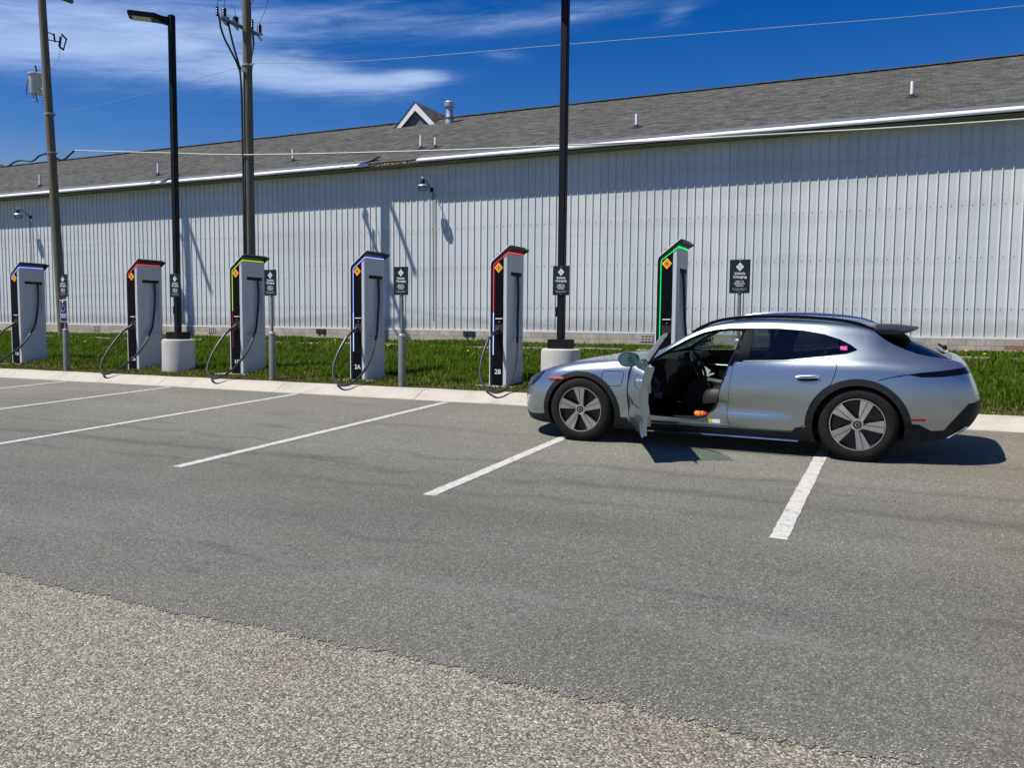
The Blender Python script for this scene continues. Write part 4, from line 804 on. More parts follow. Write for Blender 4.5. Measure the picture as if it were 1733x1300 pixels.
def grow(poly, g):
    """offset a simple polygon outwards by g"""
    P = [np.array(p, float) for p in poly]; n = len(P); area = sum(P[i][0]*P[(i+1) % n][1]-P[(i+1) % n][0]*P[i][1] for i in range(n)); s = 1 if area > 0 else -1; out = []
    for i in range(n):
        a, b, c = P[i-1], P[i], P[(i+1) % n]; e1 = unit(b-a); e2 = unit(c-b); n1 = np.array([e1[1], -e1[0]])*s; n2 = np.array([e2[1], -e2[0]])*s; bi = n1+n2
        k = max(.35, 1+float(np.dot(n1, n2))); out.append(tuple(b + bi*g/k))
    return out
def smooth_poly(P, n=6): 
    """closed catmull-rom"""
    P = [np.array(p, float) for p in P]; k = len(P); out = []
    for i in range(k):
        a, b, c, d = P[i-1], P[i], P[(i+1) % k], P[(i+2) % k]
        for t in np.linspace(0, 1, n, endpoint=False): out.append(tuple(.5*((2*b)+(-a+c)*t+(2*a-5*b+4*c-d)*t*t+(-a+3*b-3*c+d)*t**3)))
    return out
def arc(cx, cz, r, a0, a1, n): return [(cx+r*math.cos(R(a)), cz+r*math.sin(R(a))) for a in np.linspace(a0, a1, n)]

DLO_top = [(1.74, 1.284), (1.60, 1.283), (1.45, 1.268), (1.32, 1.237), (1.18, 1.177), (1.05, 1.104), (.92, 1.02), (.83, .958)]
SKIN_DOOR = [(.575, .262), (1.655, .262), (1.625, .40), (1.648, .70), (1.668, .90), (1.705, .953), (1.78, .958)] + [(1.805, 1.288)] + DLO_top + [(.74, .936), (.60, .928), (.56, .80), (.552, .55)]
OPENING = [(1.0, .335), (1.30, .338), (1.41, .362), (1.485, .43), (1.535, .56), (1.58, .74), (1.63, .90), (1.70, 1.10), (1.745, 1.262)] + [(a, b-.012) for a, b in DLO_top[1:]] + [(.76, .90), (.69, .80), (.655, .60), (.67, .42), (.75, .348)]
RDOOR = [(1.669, .262), (2.30, .262), (2.36, .30)] + arc(WB, .335, .487, 180, 122, 8) + [(2.668, .80), (2.70, .93), (2.69, .955), (2.60, 1.016), (2.2, .968), (1.86, .951), (1.72, .949), (1.683, .90), (1.662, .70), (1.639, .40)]
DLO_R = [(1.722, .959), (2.2, .978), (2.60, 1.028), (2.78, 1.052), (2.868, 1.085), (2.868, 1.098), (2.80, 1.145), (2.70, 1.192), (2.55, 1.238), (2.35, 1.272), (2.1, 1.290), (1.765, 1.2905)]
DLO_F = [(.84, .952), (1.2, .956), (1.772, .961), (1.797, 1.288)] + DLO_top[1:-1]
DLO_FAR = [(1.787, .961)] + DLO_R[1:-1] + [(1.812, 1.290)]
WIN_R = [(1.835, .972), (2.2, .988), (2.565, 1.034), (2.525, 1.225), (2.35, 1.260), (2.1, 1.278), (1.86, 1.280)]
WIN_Q = [(2.60, 1.040), (2.775, 1.062), (2.845, 1.088), (2.845, 1.096), (2.79, 1.135), (2.70, 1.178), (2.565, 1.222)]
WIN_F = [(.90, .962), (1.2, .968), (1.66, .972), (1.735, 1.272), (1.60, 1.272), (1.45, 1.257), (1.32, 1.226), (1.18, 1.166), (1.05, 1.093), (.96, 1.03)]
WSHIELD = [(.60, -.70), (.75, -.725), (.95, -.68), (1.15, -.645), (1.30, -.615), (1.335, -.58), (1.35, -.3), (1.355, 0), (1.35, .3), (1.335, .58), (1.30, .615), (1.15, .645), (.95, .68), (.75, .725), (.60, .70), (.52, .45), (.49, 0), (.52, -.45)]
ROOFP = [(1.36, -.57), (1.8, -.565), (2.4, -.555), (2.85, -.55), (3.0, -.545), (3.0, .545), (2.85, .55), (2.4, .555), (1.8, .565), (1.36, .57)]
REARG = [(3.012, 1.36), (3.012, 1.268), (3.06, 1.225), (3.12, 1.182), (3.2, 1.137), (3.30, 1.094), (3.40, 1.058), (3.5, 1.035), (3.60, 1.018), (3.70, 1.004), (3.75, 1.04), (3.6, 1.2), (3.3, 1.36)]
TAIL = [(3.33, .872), (3.45, .853), (3.6, .858), (3.8, .878), (4.05, .905), (4.05, .955), (3.8, .928), (3.6, .903), (3.45, .888)]
PORT = smooth_poly([(.27, .80), (.26, .72), (.33, .655), (.46, .648), (.49, .70), (.50, .80), (.40, .808)], 4)
HOOD = [(-.72, -.44), (-.5, -.54), (-.2, -.585), (.1, -.60), (.35, -.64), (.48, -.67), (.47, -.4), (.455, 0), (.47, .4), (.48, .67), (.35, .64), (.1, .60), (-.2, .585), (-.5, .54), (-.72, .44), (-.78, .2), (-.79, 0), (-.78, -.2)]
HEADL = [(-.84, .60), (-.74, .70), (-.60, .768), (-.53, .785), (-.51, .755), (-.56, .685), (-.64, .62), (-.77, .575)]
SKIRT = [(.25, .05), (.25, .300), (.47, .298), (.545, .294), (.562, .250), (2.28, .250), (2.33, .300), (2.44, .312), (2.62, .312), (2.62, .05)]
LIP = [(-1.1, .285), (-.70, .262), (-.55, .275), (-.44, .292), (-.25, .292), (-.25, .05), (-1.1, .05)]
DIFF = [(3.36, .40), (3.45, .395), (3.55, .338), (3.66, .342), (3.76, .48), (3.86, .60), (4.05, .63), (4.05, .05), (3.15, .05), (3.15, .30), (3.32, .31)]

def make_car():
    A = Vector((-3.275, 8.76, 0)); yaw = R(-1.0); ey = Vector((-math.sin(yaw), math.cos(yaw), 0)); base = A + ey*.965
    ax = Vector((math.cos(yaw), math.sin(yaw), 0)); ax.z = LOT(base.x+ax.x, base.y+ax.y)-LOT(base.x, base.y); ax.normalize(); nz = Vector((-.003, -.0355, 1)).normalized(); ay = nz.cross(ax).normalized(); nz = ax.cross(ay)
    K = empty('parked_car'); K.matrix_world = Matrix(((ax.x, ay.x, nz.x, base.x), (ax.y, ay.y, nz.y, base.y), (ax.z, ay.z, nz.z, LOT(base.x, base.y)+.002), (0, 0, 0, 1)))
    tag(K, 'silver blue estate car with open driver door, black wheel arch trim', 'car')
    # --- 1. shell minus wheels
    S0 = shell('body', 0, -.022); c = MB()
    for u in (0, WB):
        r = .405 if u == 0 else .418
        for s in (-1, 1): c.prism(arc(u, .335, r, 0, 354, 60), s*.60, s*1.3)
    co = as_obj(c); me = boolean(S0, co, 'DIFFERENCE'); kill(S0, co); B1 = bpy.data.objects.new('body', me)
    pieces = {}
    def take(src, mb, key):                                     # intersect, keep as mesh
        co = as_obj(mb); me = boolean(src, co, 'INTERSECT'); kill(co); pieces[key] = me
    def cut(src, mb):
        co = as_obj(mb); me = boolean(src, co, 'DIFFERENCE'); kill(src, co); return bpy.data.objects.new('body', me)
    L, Rr = (-1.3, -.30), (.30, 1.3)
    # --- 2. dark cladding first
    def flares(g):
        c = MB()
        for u, r in ((0, .462), (WB, .482)):
            lo = -6 if u == 0 else -4
            poly = arc(u, .335, r+g, lo-g*60, 186+g*60, 40) + arc(u, .335, .30, 186+g*60, lo-g*60, 30)
            for s in (-1, 1): c.prism(poly, s*.62, s*1.3)
        return c
    take(B1, flares(0), 'wheel_arch_trim'); B1 = cut(B1, flares(.002))
    c = MB(); c.prism(SKIRT, -1.3, 1.3); take(B1, c, 'side_skirt'); c = MB(); c.prism(grow(SKIRT, .002), -1.3, 1.3); B1 = cut(B1, c)
    c = MB(); c.prism(LIP, -1.3, 1.3); c.prism(DIFF, -1.3, 1.3); take(B1, c, 'bumper_cladding'); c = MB(); c.prism(grow(LIP, .001), -1.3, 1.3); c.prism(grow(DIFF, .001), -1.3, 1.3); B1 = cut(B1, c)
    # --- 3. panels
    c = MB(); c.prism(SKIN_DOOR, *L); take(B1, c, 'front_door')
    c = MB(); c.prism(SKIN_DOOR[:7] + [(1.78, 1.28)] + SKIN_DOOR[8:], *Rr)
    def group(g):
        c = MB(); c.prism(grow(RDOOR, -.0035+g), *L); c.prism(grow(RDOOR, -.0035+g), *Rr); c.prism(grow(PORT, -.003+g), -1.3, -.7); c.prism(grow(HOOD, -.004+g), .55, 1.1, 'Z')
        for k in (-1, 1): c.prism(grow(HEADL, g-.002), k*.56, k*1.3)
        c.prism(grow(TAIL, -.002+g), -1.3, 1.3); return c
    take(B1, group(0), 'panels')
    def glassg(g, left_front):
        c = MB(); c.prism(grow(DLO_R, g), *L); c.prism(grow(DLO_FAR, g), *Rr); c.prism(grow(DLO_F, g-.001), *Rr); c.prism(grow(WSHIELD, g), .80, 1.6, 'Z'); c.prism(grow(ROOFP, g), 1.2, 1.6, 'Z'); c.prism(grow(REARG, g), -1.3, 1.3); return c
    take(B1, glassg(-.002, False), 'glass')
    B1 = cut(B1, group(.007)); B1 = cut(B1, glassg(.0, True)); c = MB(); c.prism(grow(SKIN_DOOR, .004), *L); B1 = cut(B1, c)
    B1.data.materials.clear(); B1.data.materials.append(M['paint']); skin_normals(B1.data)
    if B1.name not in col.objects: col.objects.link(B1)
    B1.parent = K; B1.name = 'body'
    # --- split combined meshes into loose pieces
    def split(me):
        bm = bmesh.new(); bm.from_mesh(me); bm.verts.ensure_lookup_table(); seen = set(); out = []
        for v in bm.verts:
            if v.index in seen: continue
            st = [v]; comp = []; seen.add(v.index)
            while st:
                q = st.pop(); comp.append(q)
                for e in q.link_edges:
                    o = e.other_vert(q)
                    if o.index not in seen: seen.add(o.index); st.append(o)
            if len(comp) < 6: continue
            ids = {q.index: i for i, q in enumerate(comp)}; fs = []
            for q in comp:
                for f in q.link_faces:
                    if f.verts[0] is q or min(w_.index for w_ in f.verts) == q.index:
                        if min(w_.index for w_ in f.verts) == q.index: fs.append(tuple(ids[w_.index] for w_ in f.verts))
            m2 = bpy.data.meshes.new('piece'); m2.from_pydata([q.co[:] for q in comp], [], fs); m2.update(); cs = np.array([q.co[:] for q in comp]); out.append((m2, cs.mean(0), cs.min(0), cs.max(0)))
        bm.free(); return out
    def put(me, name, m, parent=None, push=0., label=None):
        me.materials.clear(); me.materials.append(m); skin_normals(me)
        for p in me.polygons: p.material_index = 0
        if push:
            n = len(me.vertices); cs = np.empty(n*3); me.vertices.foreach_get('co', cs); cs = cs.reshape(-1, 3)
            for i in range(n):
                l, nn, fi, d = BV.find_nearest(Vector(cs[i])); f = F1[fi]; cs[i] += np.array(nn)*push
            cl = me.copy(); me.vertices.foreach_set('co', cs.ravel()); me.update()
        o = link(name, me, parent or K)
        if label: o['label'] = label
        return o
    for me2, c_, lo, hi in split(pieces['wheel_arch_trim']): put(me2, 'wheel_arch_trim', M['cladding'], push=.012)
    put(pieces['side_skirt'], 'side_skirt', M['cladding'], push=.010)
    for me2, c_, lo, hi in split(pieces['bumper_cladding']): put(me2, 'bumper_cladding', M['cladding'], push=.006)
    rear_door = None
    for me2, c_, lo, hi in split(pieces['panels']):
        sz = hi-lo
        if sz[0] > .8 and c_[0] > 1.5 and sz[1] < .6:
            o = put(me2, 'rear_door', M['paint']);
            if c_[1] < 0: rear_door = o
        elif c_[0] < .55 and c_[2] > .6 and sz[1] > .8: put(me2, 'hood', M['paint'])
        elif c_[0] < -.3: put(me2, 'headlight', M['headlamp'], push=.002)
        elif c_[0] > 3: put(me2, 'taillight', M['gloss_black'], push=.003)
        else: put(me2, 'charge_port', M['paint'])
    for me2, c_, lo, hi in split(pieces['glass']):
        sz = hi-lo
        if c_[0] < 1.1 and sz[1] > .8: put(me2, 'windshield', M['glass'])
        elif sz[1] > .8 and c_[0] < 2.9: put(me2, 'roof_panel', M['gloss_black'])
        elif sz[1] > .8: put(me2, 'rear_window', M['tint'])
        elif c_[0] < 1.75: put(me2, 'door_window', M['glass'])
        else:
            # side glass: black surround with panes set into it
            src = bpy.data.objects.new('g', me2); side = L if c_[1] < 0 else Rr
            c = MB(); c.prism(WIN_R, *side); c.prism(WIN_Q, *side); co = as_obj(c); win = boolean(src, co, 'INTERSECT'); kill(co)
            c = MB(); c.prism(grow(WIN_R, .001), *side); c.prism(grow(WIN_Q, .001), *side); co = as_obj(c); fr = boolean(src, co, 'DIFFERENCE'); kill(src, co)
            fo = put(fr, 'window_surround', M['gloss_black'])
            for m3, c3, _, _ in split(win): put(m3, 'side_window' if c3[0] < 2.58 else 'quarter_window', M['tint'], fo)
    # --- 4. driver door, swung open
    hinge = Vector((.575, -.925, 0)); alpha = R(-66.)
    D = bpy.data.objects.new('front_door', None)
    src = bpy.data.objects.new('fd', pieces['front_door'])
    c = MB(); c.prism([(.4, .1), (.4, .948), (.83, .952), (1.2, .956), (1.9, .960), (1.9, .1)], *L); co = as_obj(c); skin = boolean(src, co, 'INTERSECT'); kill(co)
    c = MB(); c.prism(grow(WIN_F, .008), *L); co = as_obj(c); wing = boolean(src, co, 'INTERSECT'); kill(co, src)
    T = Matrix.Translation(hinge) @ Matrix.Rotation(alpha, 4, 'Z') @ Matrix.Translation(-hinge)
    def dput(me, name, m, parent=None):
        me.materials.clear(); me.materials.append(m); me.transform(T); return link(name, me, parent or K)
    skin.materials.clear(); skin.materials.append(M['paint']); skin_normals(skin)
    door = dput(skin, 'front_door', M['paint']); door['label'] = 'driver door swung wide open'
    # rotated custom normals: rebuild from rotated skin
    wing.materials.clear(); skin_normals(wing); dput(wing, 'door_window', M['door_glass'], door)
    def dpart(mb, name, m, bevel=0):
        me = mb.mesh(name, m); me.transform(T); o = link(name, me, door)
        if bevel:
            bm = bmesh.new(); bm.from_mesh(me); bmesh.ops.bevel(bm, geom=[e for e in bm.edges if len(e.link_faces) == 2 and e.calc_face_angle(0) > .5], offset=bevel, segments=2, affect='EDGES', clamp_overlap=True); bm.to_mesh(me); bm.free()
        return o
    def skin_v(u, w_):                                           # half width of the body at height w
        h = section(u, 120); k = np.argmin(np.abs(h[:, 1]-w_) + (h[:, 0] < .5)*9); return h[k, 0]
    # painted edge of the door (front and rear faces) and black inner trim
    us = np.linspace(.585, 1.635, 12); wsn = np.linspace(.275, .94, 9)
    def door_w(u, w_, i): 
        return (u, -(skin_v(u, w_)-i), w_)
    mb = MB()
    inn = .088
    lo = [(u, w_) for u in us for w_ in wsn]; nw = len(wsn)
    vs = [door_w(u, w_, inn - .03*(1-min(1, (w_-.27)/.3)) + (.03 if .5 < w_ < .72 and .8 < u < 1.5 else 0)) for u, w_ in lo]
    mb.add(vs, [(i*nw+j, i*nw+j+1, (i+1)*nw+j+1, (i+1)*nw+j) for i in range(len(us)-1) for j in range(nw-1)], True); dpart(mb, 'door_trim', M['interior'])
    mb = MB()
    def edge_strip(pts):
        vs = []; n = len(pts)
        for u, w_, i in pts: vs += [door_w(u, w_, .015), door_w(u, w_, i)]
        mb.add(vs, [(2*i, 2*i+1, 2*i+3, 2*i+2) for i in range(n-1)], True)
    def iv(u, w_): return inn - .03*(1-min(1, (w_-.27)/.3))
    edge_strip([(1.645, w_, iv(1.635, w_)+.002) for w_ in wsn]); edge_strip([(.58, w_, iv(.585, w_)+.002) for w_ in wsn]); edge_strip([(u, .268, iv(u, .275)+.002) for u in us]); edge_strip([(u, .945, iv(u, .94)+.002) for u in us]); dpart(mb, 'door_edge', M['paint'])
    mb = MB(); mb.tube([door_w(.95, .80, .14), door_w(1.05, .79, .19), door_w(1.35, .78, .19), door_w(1.5, .80, .14)], .016, 8); mb.box((1.2, -.74, .66), (.62, .08, .05)); dpart(mb, 'armrest', M['leather'])
    mb = MB(); mb.lathe([(.07, 0), (.06, .008), (0, .009)], 20, 'Y', (.86, -.755, .40)); dpart(mb, 'speaker', M['silver_int'])
    mb = MB(); mb.box((1.47, -.93, .80), (.20, .03, .028)); dpart(mb, 'door_handle', M['chrome'], .008)
    for w_, z in ((.74, .05), (.42, .06)):
        mb = MB(); mb.box((1.655, -.845, w_), (.006, .03, z*1.6)); dpart(mb, 'door_latch', M['grey_metal'])
    # mirror on the door
    MV = .965; mb = MB(); sec = []
    for t, sv, sw in ((0, .02, .02), (.02, .085, .055), (.05, .105, .07), (.10, .11, .075), (.16, .115, .078), (.175, .112, .075)):
        ring = [( .69+t+.03*(math.cos(a) > 0)*0, -MV+sv*math.copysign(abs(math.cos(a))**.75, math.cos(a)), 0.965+sw*math.copysign(abs(math.sin(a))**.8, math.sin(a))) for a in np.linspace(0, 2*math.pi, 28, endpoint=False)]; sec.append(ring)
    vs = [p for q in sec for p in q]; mb.add(vs, [(i*28+j, i*28+(j+1) % 28, (i+1)*28+(j+1) % 28, (i+1)*28+j) for i in range(5) for j in range(28)], True); mb.add(sec[0], [tuple(range(28))]); mi = dpart(mb, 'mirror', M['paint'])
    mb = MB(); mb.add([(p[0]+.002, -MV+(p[1]+MV)*.93, 0.965+(p[2]-0.965)*.92) for p in sec[-1]], [tuple(range(28))]); o = dpart(mb, 'mirror_glass', M['mirror']); o.parent = mi
    mb = MB(); mb.add(sec[-1] + [(p[0]-.004, -MV+(p[1]+MV)*.92, 0.965+(p[2]-0.965)*.91) for p in sec[-1]], [(j, (j+1) % 28, 28+(j+1) % 28, 28+j) for j in range(28)]); o = dpart(mb, 'mirror_rim', M['cladding']); o.parent = mi
    mb = MB(); mb.bar((.78, -.88, .93), (.78, -.96, .935), .09, .035); dpart(mb, 'mirror_arm', M['cladding'], .006)
    # other mirror, on the far side
    mb = MB(); vs = [(p[0], -p[1], p[2]) for q in sec for p in q]; mb.add(vs, [(i*28+j, i*28+(j+1) % 28, (i+1)*28+(j+1) % 28, (i+1)*28+j) for i in range(5) for j in range(28)], True); mb.add([(p[0], -p[1], p[2]) for p in sec[0]], [tuple(range(28))]); m2 = mb.build('mirror', M['paint'], K)
    mb = MB(); mb.add([(p[0]+.002, MV-(p[1]+MV)*.93, 0.965+(p[2]-0.965)*.92) for p in sec[-1]], [tuple(range(28))]); mb.build('mirror_glass', M['mirror'], m2); mb = MB(); mb.bar((.78, .86, .93), (.78, .95, .935), .09, .035); mb.build('mirror_arm', M['cladding'], K)
    # --- 5. door frame behind the opening
    def dense(P, h=.03):
        out = []
        for a, b in zip(P, P[1:]+P[:1]):
            k = max(1, int(math.dist(a, b)/h)); out += [(a[0]+(b[0]-a[0])*t/k, a[1]+(b[1]-a[1])*t/k) for t in range(k)]
        return out
    bm = bmesh.new(); es = []
    for P in (dense(grow(SKIN_DOOR, .012)), dense(OPENING)):
        vv = [bm.verts.new((u, -(skin_v(u, w_)-.050), w_)) for u, w_ in P]; es += [bm.edges.new((vv[k], vv[(k+1) % len(vv)])) for k in range(len(vv))]
    flat = {v: v.co.copy() for v in bm.verts}
    for v in bm.verts: v.co.y = 0
    bmesh.ops.triangle_fill(bm, use_beauty=True, edges=es)
    for v, c_ in flat.items(): v.co = c_
    me = bpy.data.meshes.new('door_frame'); bm.to_mesh(me); bm.free(); me.materials.append(M['paint']); me.materials.append(M['gloss_black'])
    for p in me.polygons: p.material_index = 1 if (p.center.z > .90 and p.center.x > 1.3) else 0; p.use_smooth = True
    link('door_frame', me, K)
    mb = MB(); op = OPENING; n = len(op); vs = []
    for (u, w_) in op: v0 = skin_v(u, w_); vs += [(u, -(v0-.052), w_), (u, -(v0-.13), w_)]
    mb.tube([(u, -(skin_v(u, w_)-.058), w_) for u, w_ in op + op[:1]], .013, 6, cap=False); mb.build('door_seal', M['interior'], K)
    mb = MB(); mb.box((1.27, -.80, .318), (.62, .14, .02)); mb.build('sill_plate', M['chrome'], K)
    mb = MB(); mb.box((1.515, -.912, .315), (.10, .004, .04)); mb.build('info_label', M['white'], K); mb = MB(); mb.box((1.462, -.913, .315), (.035, .005, .045)); mb.build('warning_label', M['yellow'], K)
    # sill trim strip, fuel marker, reflectors, handles
    mb = MB(); 
    for s in (-1, 1): mb = MB(); mb.tube(bez([(.66, s*.945, .178), (1.2, s*.938, .176), (1.9, s*.945, .174), (2.36, s*.955, .170)], 6), .012, 8); mb.build('sill_trim', M['chrome'], K)
    for s in (-1, 1):
        mb = MB(); pts = [(u, s*(skin_v(u, .70)+.012), .705+(u+.30)*.02) for u in np.linspace(-.395, -.20, 7)]; mb.tube(pts, .017, 8, flat=1); mb.build('side_marker', M['lens'], K)
        mb = MB(); pts = [(u, s*(skin_v(u, .445)+.002), .442+(u-3.33)*.03) for u in np.linspace(3.365, 3.50, 6)]; mb.tube(pts, .013, 8, flat=.9); mb.build('reflector', M['redlens'], K)
        mb = MB(); pts = [(u, s*(skin_v(u, .815)+.012), .812+(u-2.3)*.06) for u in np.linspace(2.32, 2.54, 7)]; mb.tube(pts, [.012, .016, .017, .017, .017, .016, .012], 8); mb.build('door_handle', M['chrome'], K)
        mb = MB(); pts = [(u, s*(skin_v(u, .79)+.001), .787+(u-2.3)*.06) for u in np.linspace(2.335, 2.535, 7)]; mb.tube(pts, [.004, .016, .019, .019, .019, .016, .004], 8); mb.build('handle_recess', M['gloss_black'], K)
        # roof rail
        pts = [(u, s*(float(T_rv(u))-.012), float(T_rz(u))+h) for u, h in ((1.20, .005), (1.32, .022), (1.5, .040), (1.8, .047), (2.2, .047), (2.6, .040), (2.85, .026), (3.0, .004))]; mb = MB(); mb.tube(bez(pts, 6), .017, 8); mb.build('roof_rail', M['chrome'] if s > 0 else M['gloss_black'], K)
        mb = MB(); mb.tube(bez([(p[0], p[1]-s*.004, p[2]+.014) for p in pts[1:-1]], 6), .007, 6); mb.build('rail_highlight', M['chrome'], K)
        mb = MB(); mb.tube([(3.68, s*.80, .27), (3.84, s*.74, .38)], .045, 4, flat=.3); mb.build('diffuser_fin', M['silver_int'], K)
    # spoiler over the rear window
    mb = MB(); sec = []
    for v in np.linspace(-.60, .60, 15):
        k = 1-.10*abs(v/.6)**3; dz = -.035*abs(v/.6)**2; x1 = 3.41-.10*abs(v/.6)**2.5; sec.append([(2.975, v, 1.322+dz), (3.2, v, 1.318+dz), (x1, v, 1.290+dz*.7), (x1-.015, v, 1.276+dz*.7), (3.2, v, 1.272+dz), (2.975, v, 1.272+dz)])
    n = 6; vs = [p for q in sec for p in q]; mb.add(vs, [(i*n+j, i*n+(j+1) % n, (i+1)*n+(j+1) % n, (i+1)*n+j) for i in range(14) for j in range(n)] + [tuple(range(n)), tuple(range(14*n, 15*n))]); mb.build('spoiler', M['satin_black'], K, bevel=.004)
    mb = MB(); mb.bar((3.64, .0, 1.085), (3.60, .30, 1.10), .018); mb.lathe([(.02, 0), (.02, .04), (0, .045)], 10, 'Z', (3.655, 0, 1.06)); mb.build('rear_wiper', M['black_metal'], K)
    mb = MB(); mb.box((2.745, -(skin_v(2.745, 1.105)+.003), 1.105), (.064, .004, .044), M4=Matrix.Rotation(R(-27), 3, 'X')); mb.build('window_sticker', M['magenta'], K)
    mb = MB(); mb.box((3.93, 0, .70), (.02, .5, .11)); mb.build('plate_recess', M['cladding'], K)
    # crease seam between tail and bumper
    for s in (-1, 1):
        mb = MB(); mb.tube([(u, s*(skin_v(u, w_)+.0005), w_) for u, w_ in ((3.05, .800), (3.10, .818), (3.17, .838), (3.25, .858), (3.33, .872))], .0035, 5); mb.build('bumper_seam', M['gloss_black'], K)
    # --- 6. wheels
    def wheel(u, s, r, wd, rot):
        out = s*.965; axis = Vector((0, s, 0))
        Wl = bpy.data.objects.new('wheel', None)
        prof = [(r*.715, -.015), (r*.74, .0), (r*.80, .004), (r*.90, .001), (r*.955, -.012), (r*.985, -.03), (r, -.055), (r, -wd+.055), (r*.96, -wd+.01), (r*.74, -wd)]
        mb = MB(); mb.lathe([(a, b) for a, b in prof], 72, 'Y', (0, 0, 0)); 
        def place(mb, name, m, parent=None, **k):
            mb.v = [(p[0]+u, out+p[1]*s, p[2]+r) for p in mb.v]; return mb.build(name, m, parent or K, **k)
        # tread grooves as small blocks on the shoulder
        for i in range(72):
            a = 2*math.pi*i/72; Q = Matrix.Rotation(-a, 3, 'Y'); c = Q @ Vector((r-.004, 0, 0)); mb.box((c.x, -.047, c.z), (.013, .034, .016), M4=Q)
        ty = place(mb, 'wheel', M['tyre'], sharp=40); rr = r*.715
        mb = MB(); mb.lathe([(rr, -.012), (rr-.006, -.004), (rr-.014, -.004), (rr-.018, -.02)], 64, 'Y'); place(mb, 'rim', M['alloy'], ty)
        mb = MB(); mb.lathe([(rr-.014, -.03), (rr-.03, -.075), (.12, -.09), (0, -.09)], 48, 'Y'); mb.lathe([(rr-.012, -.01), (rr-.012, -.2)], 48, 'Y'); place(mb, 'wheel_barrel', M['alloy_dark'], ty)
        mb = MB()
        for i in range(5):
            a = rot+2*math.pi*i/5; ca, sa = math.cos(a), math.sin(a)
            for poly in ([(.048, -.032), (.048, .004), (rr-.018, .014), (rr-.020, -.044), (.12, -.036)], [(.060, .011), (.10, .034), (rr-.030, .082), (rr-.022, .055), (rr-.018, .020)]):
                pts = [(p[0]*ca-p[1]*sa, p[0]*sa+p[1]*ca) for p in poly]; q = []
                dep = [-.018 if math.hypot(*p) < .11 else (-.010 if math.hypot(*p) < rr*.6 else -.008) for p in poly]
                n = len(pts); vs = [(p[0], d, p[1]) for p, d in zip(pts, dep)] + [(p[0], d-.035, p[1]) for p, d in zip(pts, dep)]
                mb.add(vs, [tuple(range(n)), tuple(range(2*n-1, n-1, -1))] + [(k, k+n, (k+1) % n+n, (k+1) % n) for k in range(n)])
        mb.lathe([(.062, -.03), (.058, -.014), (.040, -.012)], 28, 'Y'); place(mb, 'spokes', M['alloy'], ty)
        mb = MB(); mb.lathe([(.040, -.014), (.036, -.008), (0, -.007)], 24, 'Y'); hc = place(mb, 'hub_cap', M['alloy_dark'], ty)
        mb = MB(); mb.lathe([(.022, -.006), (.017, -.0055)], 16, 'Y'); place(mb, 'hub_emblem', M['silver_int'], ty)
        mb = MB(); mb.lathe([(.17, -.11), (.17, -.13), (.05, -.13)], 32, 'Y'); place(mb, 'brake_disc', M['grey_metal'], ty)
        mb = MB(); k = arc(u, .335, .43 if u == 0 else .44, -20, 200, 24); v0, v1 = s*.55, s*.93; vs = [(a, v, b) for v in (v0, v1) for a, b in k]; mb.add(vs, [(i, i+1, 25+i-1+0, 24+i) for i in range(23)]); mb.add([(a, v0, b) for a, b in k] + [(u, v0, .1)], [tuple(range(25))]); mb.build('wheel_well', M['underbody'], K)
    wheel(0, -1, .364, .25, R(88)); wheel(0, 1, .364, .25, R(30)); wheel(WB, -1, .368, .285, R(65)); wheel(WB, 1, .368, .285, R(12))
    # --- 7. inside
    mb = MB(); mb.box((1.75, 0, .245), (3.3, 1.56, .05)); mb.box((.60, 0, .45), (.05, 1.5, .5)); mb.box((3.2, 0, .6), (.06, 1.3, .7)); mb.build('cabin_floor', M['interior'], K)
    # headliner under the roof panel
    mb = MB(); rows = [[(u, v*float(T_rv(u))*.97, float(T_tz(u))-.045-(.06*v*v)) for v in np.linspace(-1, 1, 9)] for u in np.linspace(1.42, 3.0, 9)]; vs = [p for q in rows for p in q]; mb.add(vs, [(i*9+j, i*9+j+1, (i+1)*9+j+1, (i+1)*9+j) for i in range(8) for j in range(8)], True); mb.build('headliner', M['interior'], K)
    # dashboard
    mb = MB(); dp = [(.56, .905), (.72, .935), (.95, .95), (1.06, .935), (1.10, .88), (1.06, .80), (.98, .74), (.95, .60), (.80, .45), (.6, .42)]; mb.prism(dp, -.76, .76); mb.build('dashboard', M['interior'], K, bevel=.015)
    mb = MB(); mb.prism([(1.0, .945), (1.03, .99), (1.06, .99), (1.10, .935)], -.56, -.20); mb.build('instrument_hood', M['leather'], K, bevel=.01)
    mb = MB(); mb.box((1.085, -.38, .965), (.012, .34, .085)); mb.box((1.105, .1, .86), (.012, .36, .09)); mb.build('display', M['screen'], K)
    mb = MB(); Q = Matrix.Rotation(R(-24), 3, 'Y'); c0 = Vector((1.20, -.38, .845))
    def W3(x, y, z): return c0 + Q @ Vector((x, y, z))
    mb.tube([W3(0, .182*math.cos(t), .178*math.sin(t)) for t in np.linspace(0, 2*math.pi, 33)], .017, 8, cap=False); mb.build('steering_wheel', M['leather'], K)
    mb = MB(); mb.bar(W3(0, -.17, 0), W3(0, .17, 0), .035, .02); mb.bar(W3(0, 0, 0), W3(0, 0, -.17), .04, .02); mb.lathe([(.06, 0), (.05, .03), (0, .035)], 20, 'X', c0); mb.bar(W3(0, 0, 0), W3(-.25, 0, 0), .06); mb.build('steering_hub', M['interior'], K)
    mb = MB(); mb.prism([(.98, .45), (1.05, .66), (1.25, .655), (1.55, .60), (2.05, .60), (2.05, .28), (.98, .28)], -.13, .13); cn = mb.build('centre_console', M['leather'], K, bevel=.015)
    mb = MB(); mb.box((1.33, 0, .650), (.30, .17, .012), M4=Matrix.Rotation(R(9), 3, 'Y')); mb.build('console_trim', M['silver_int'], K)
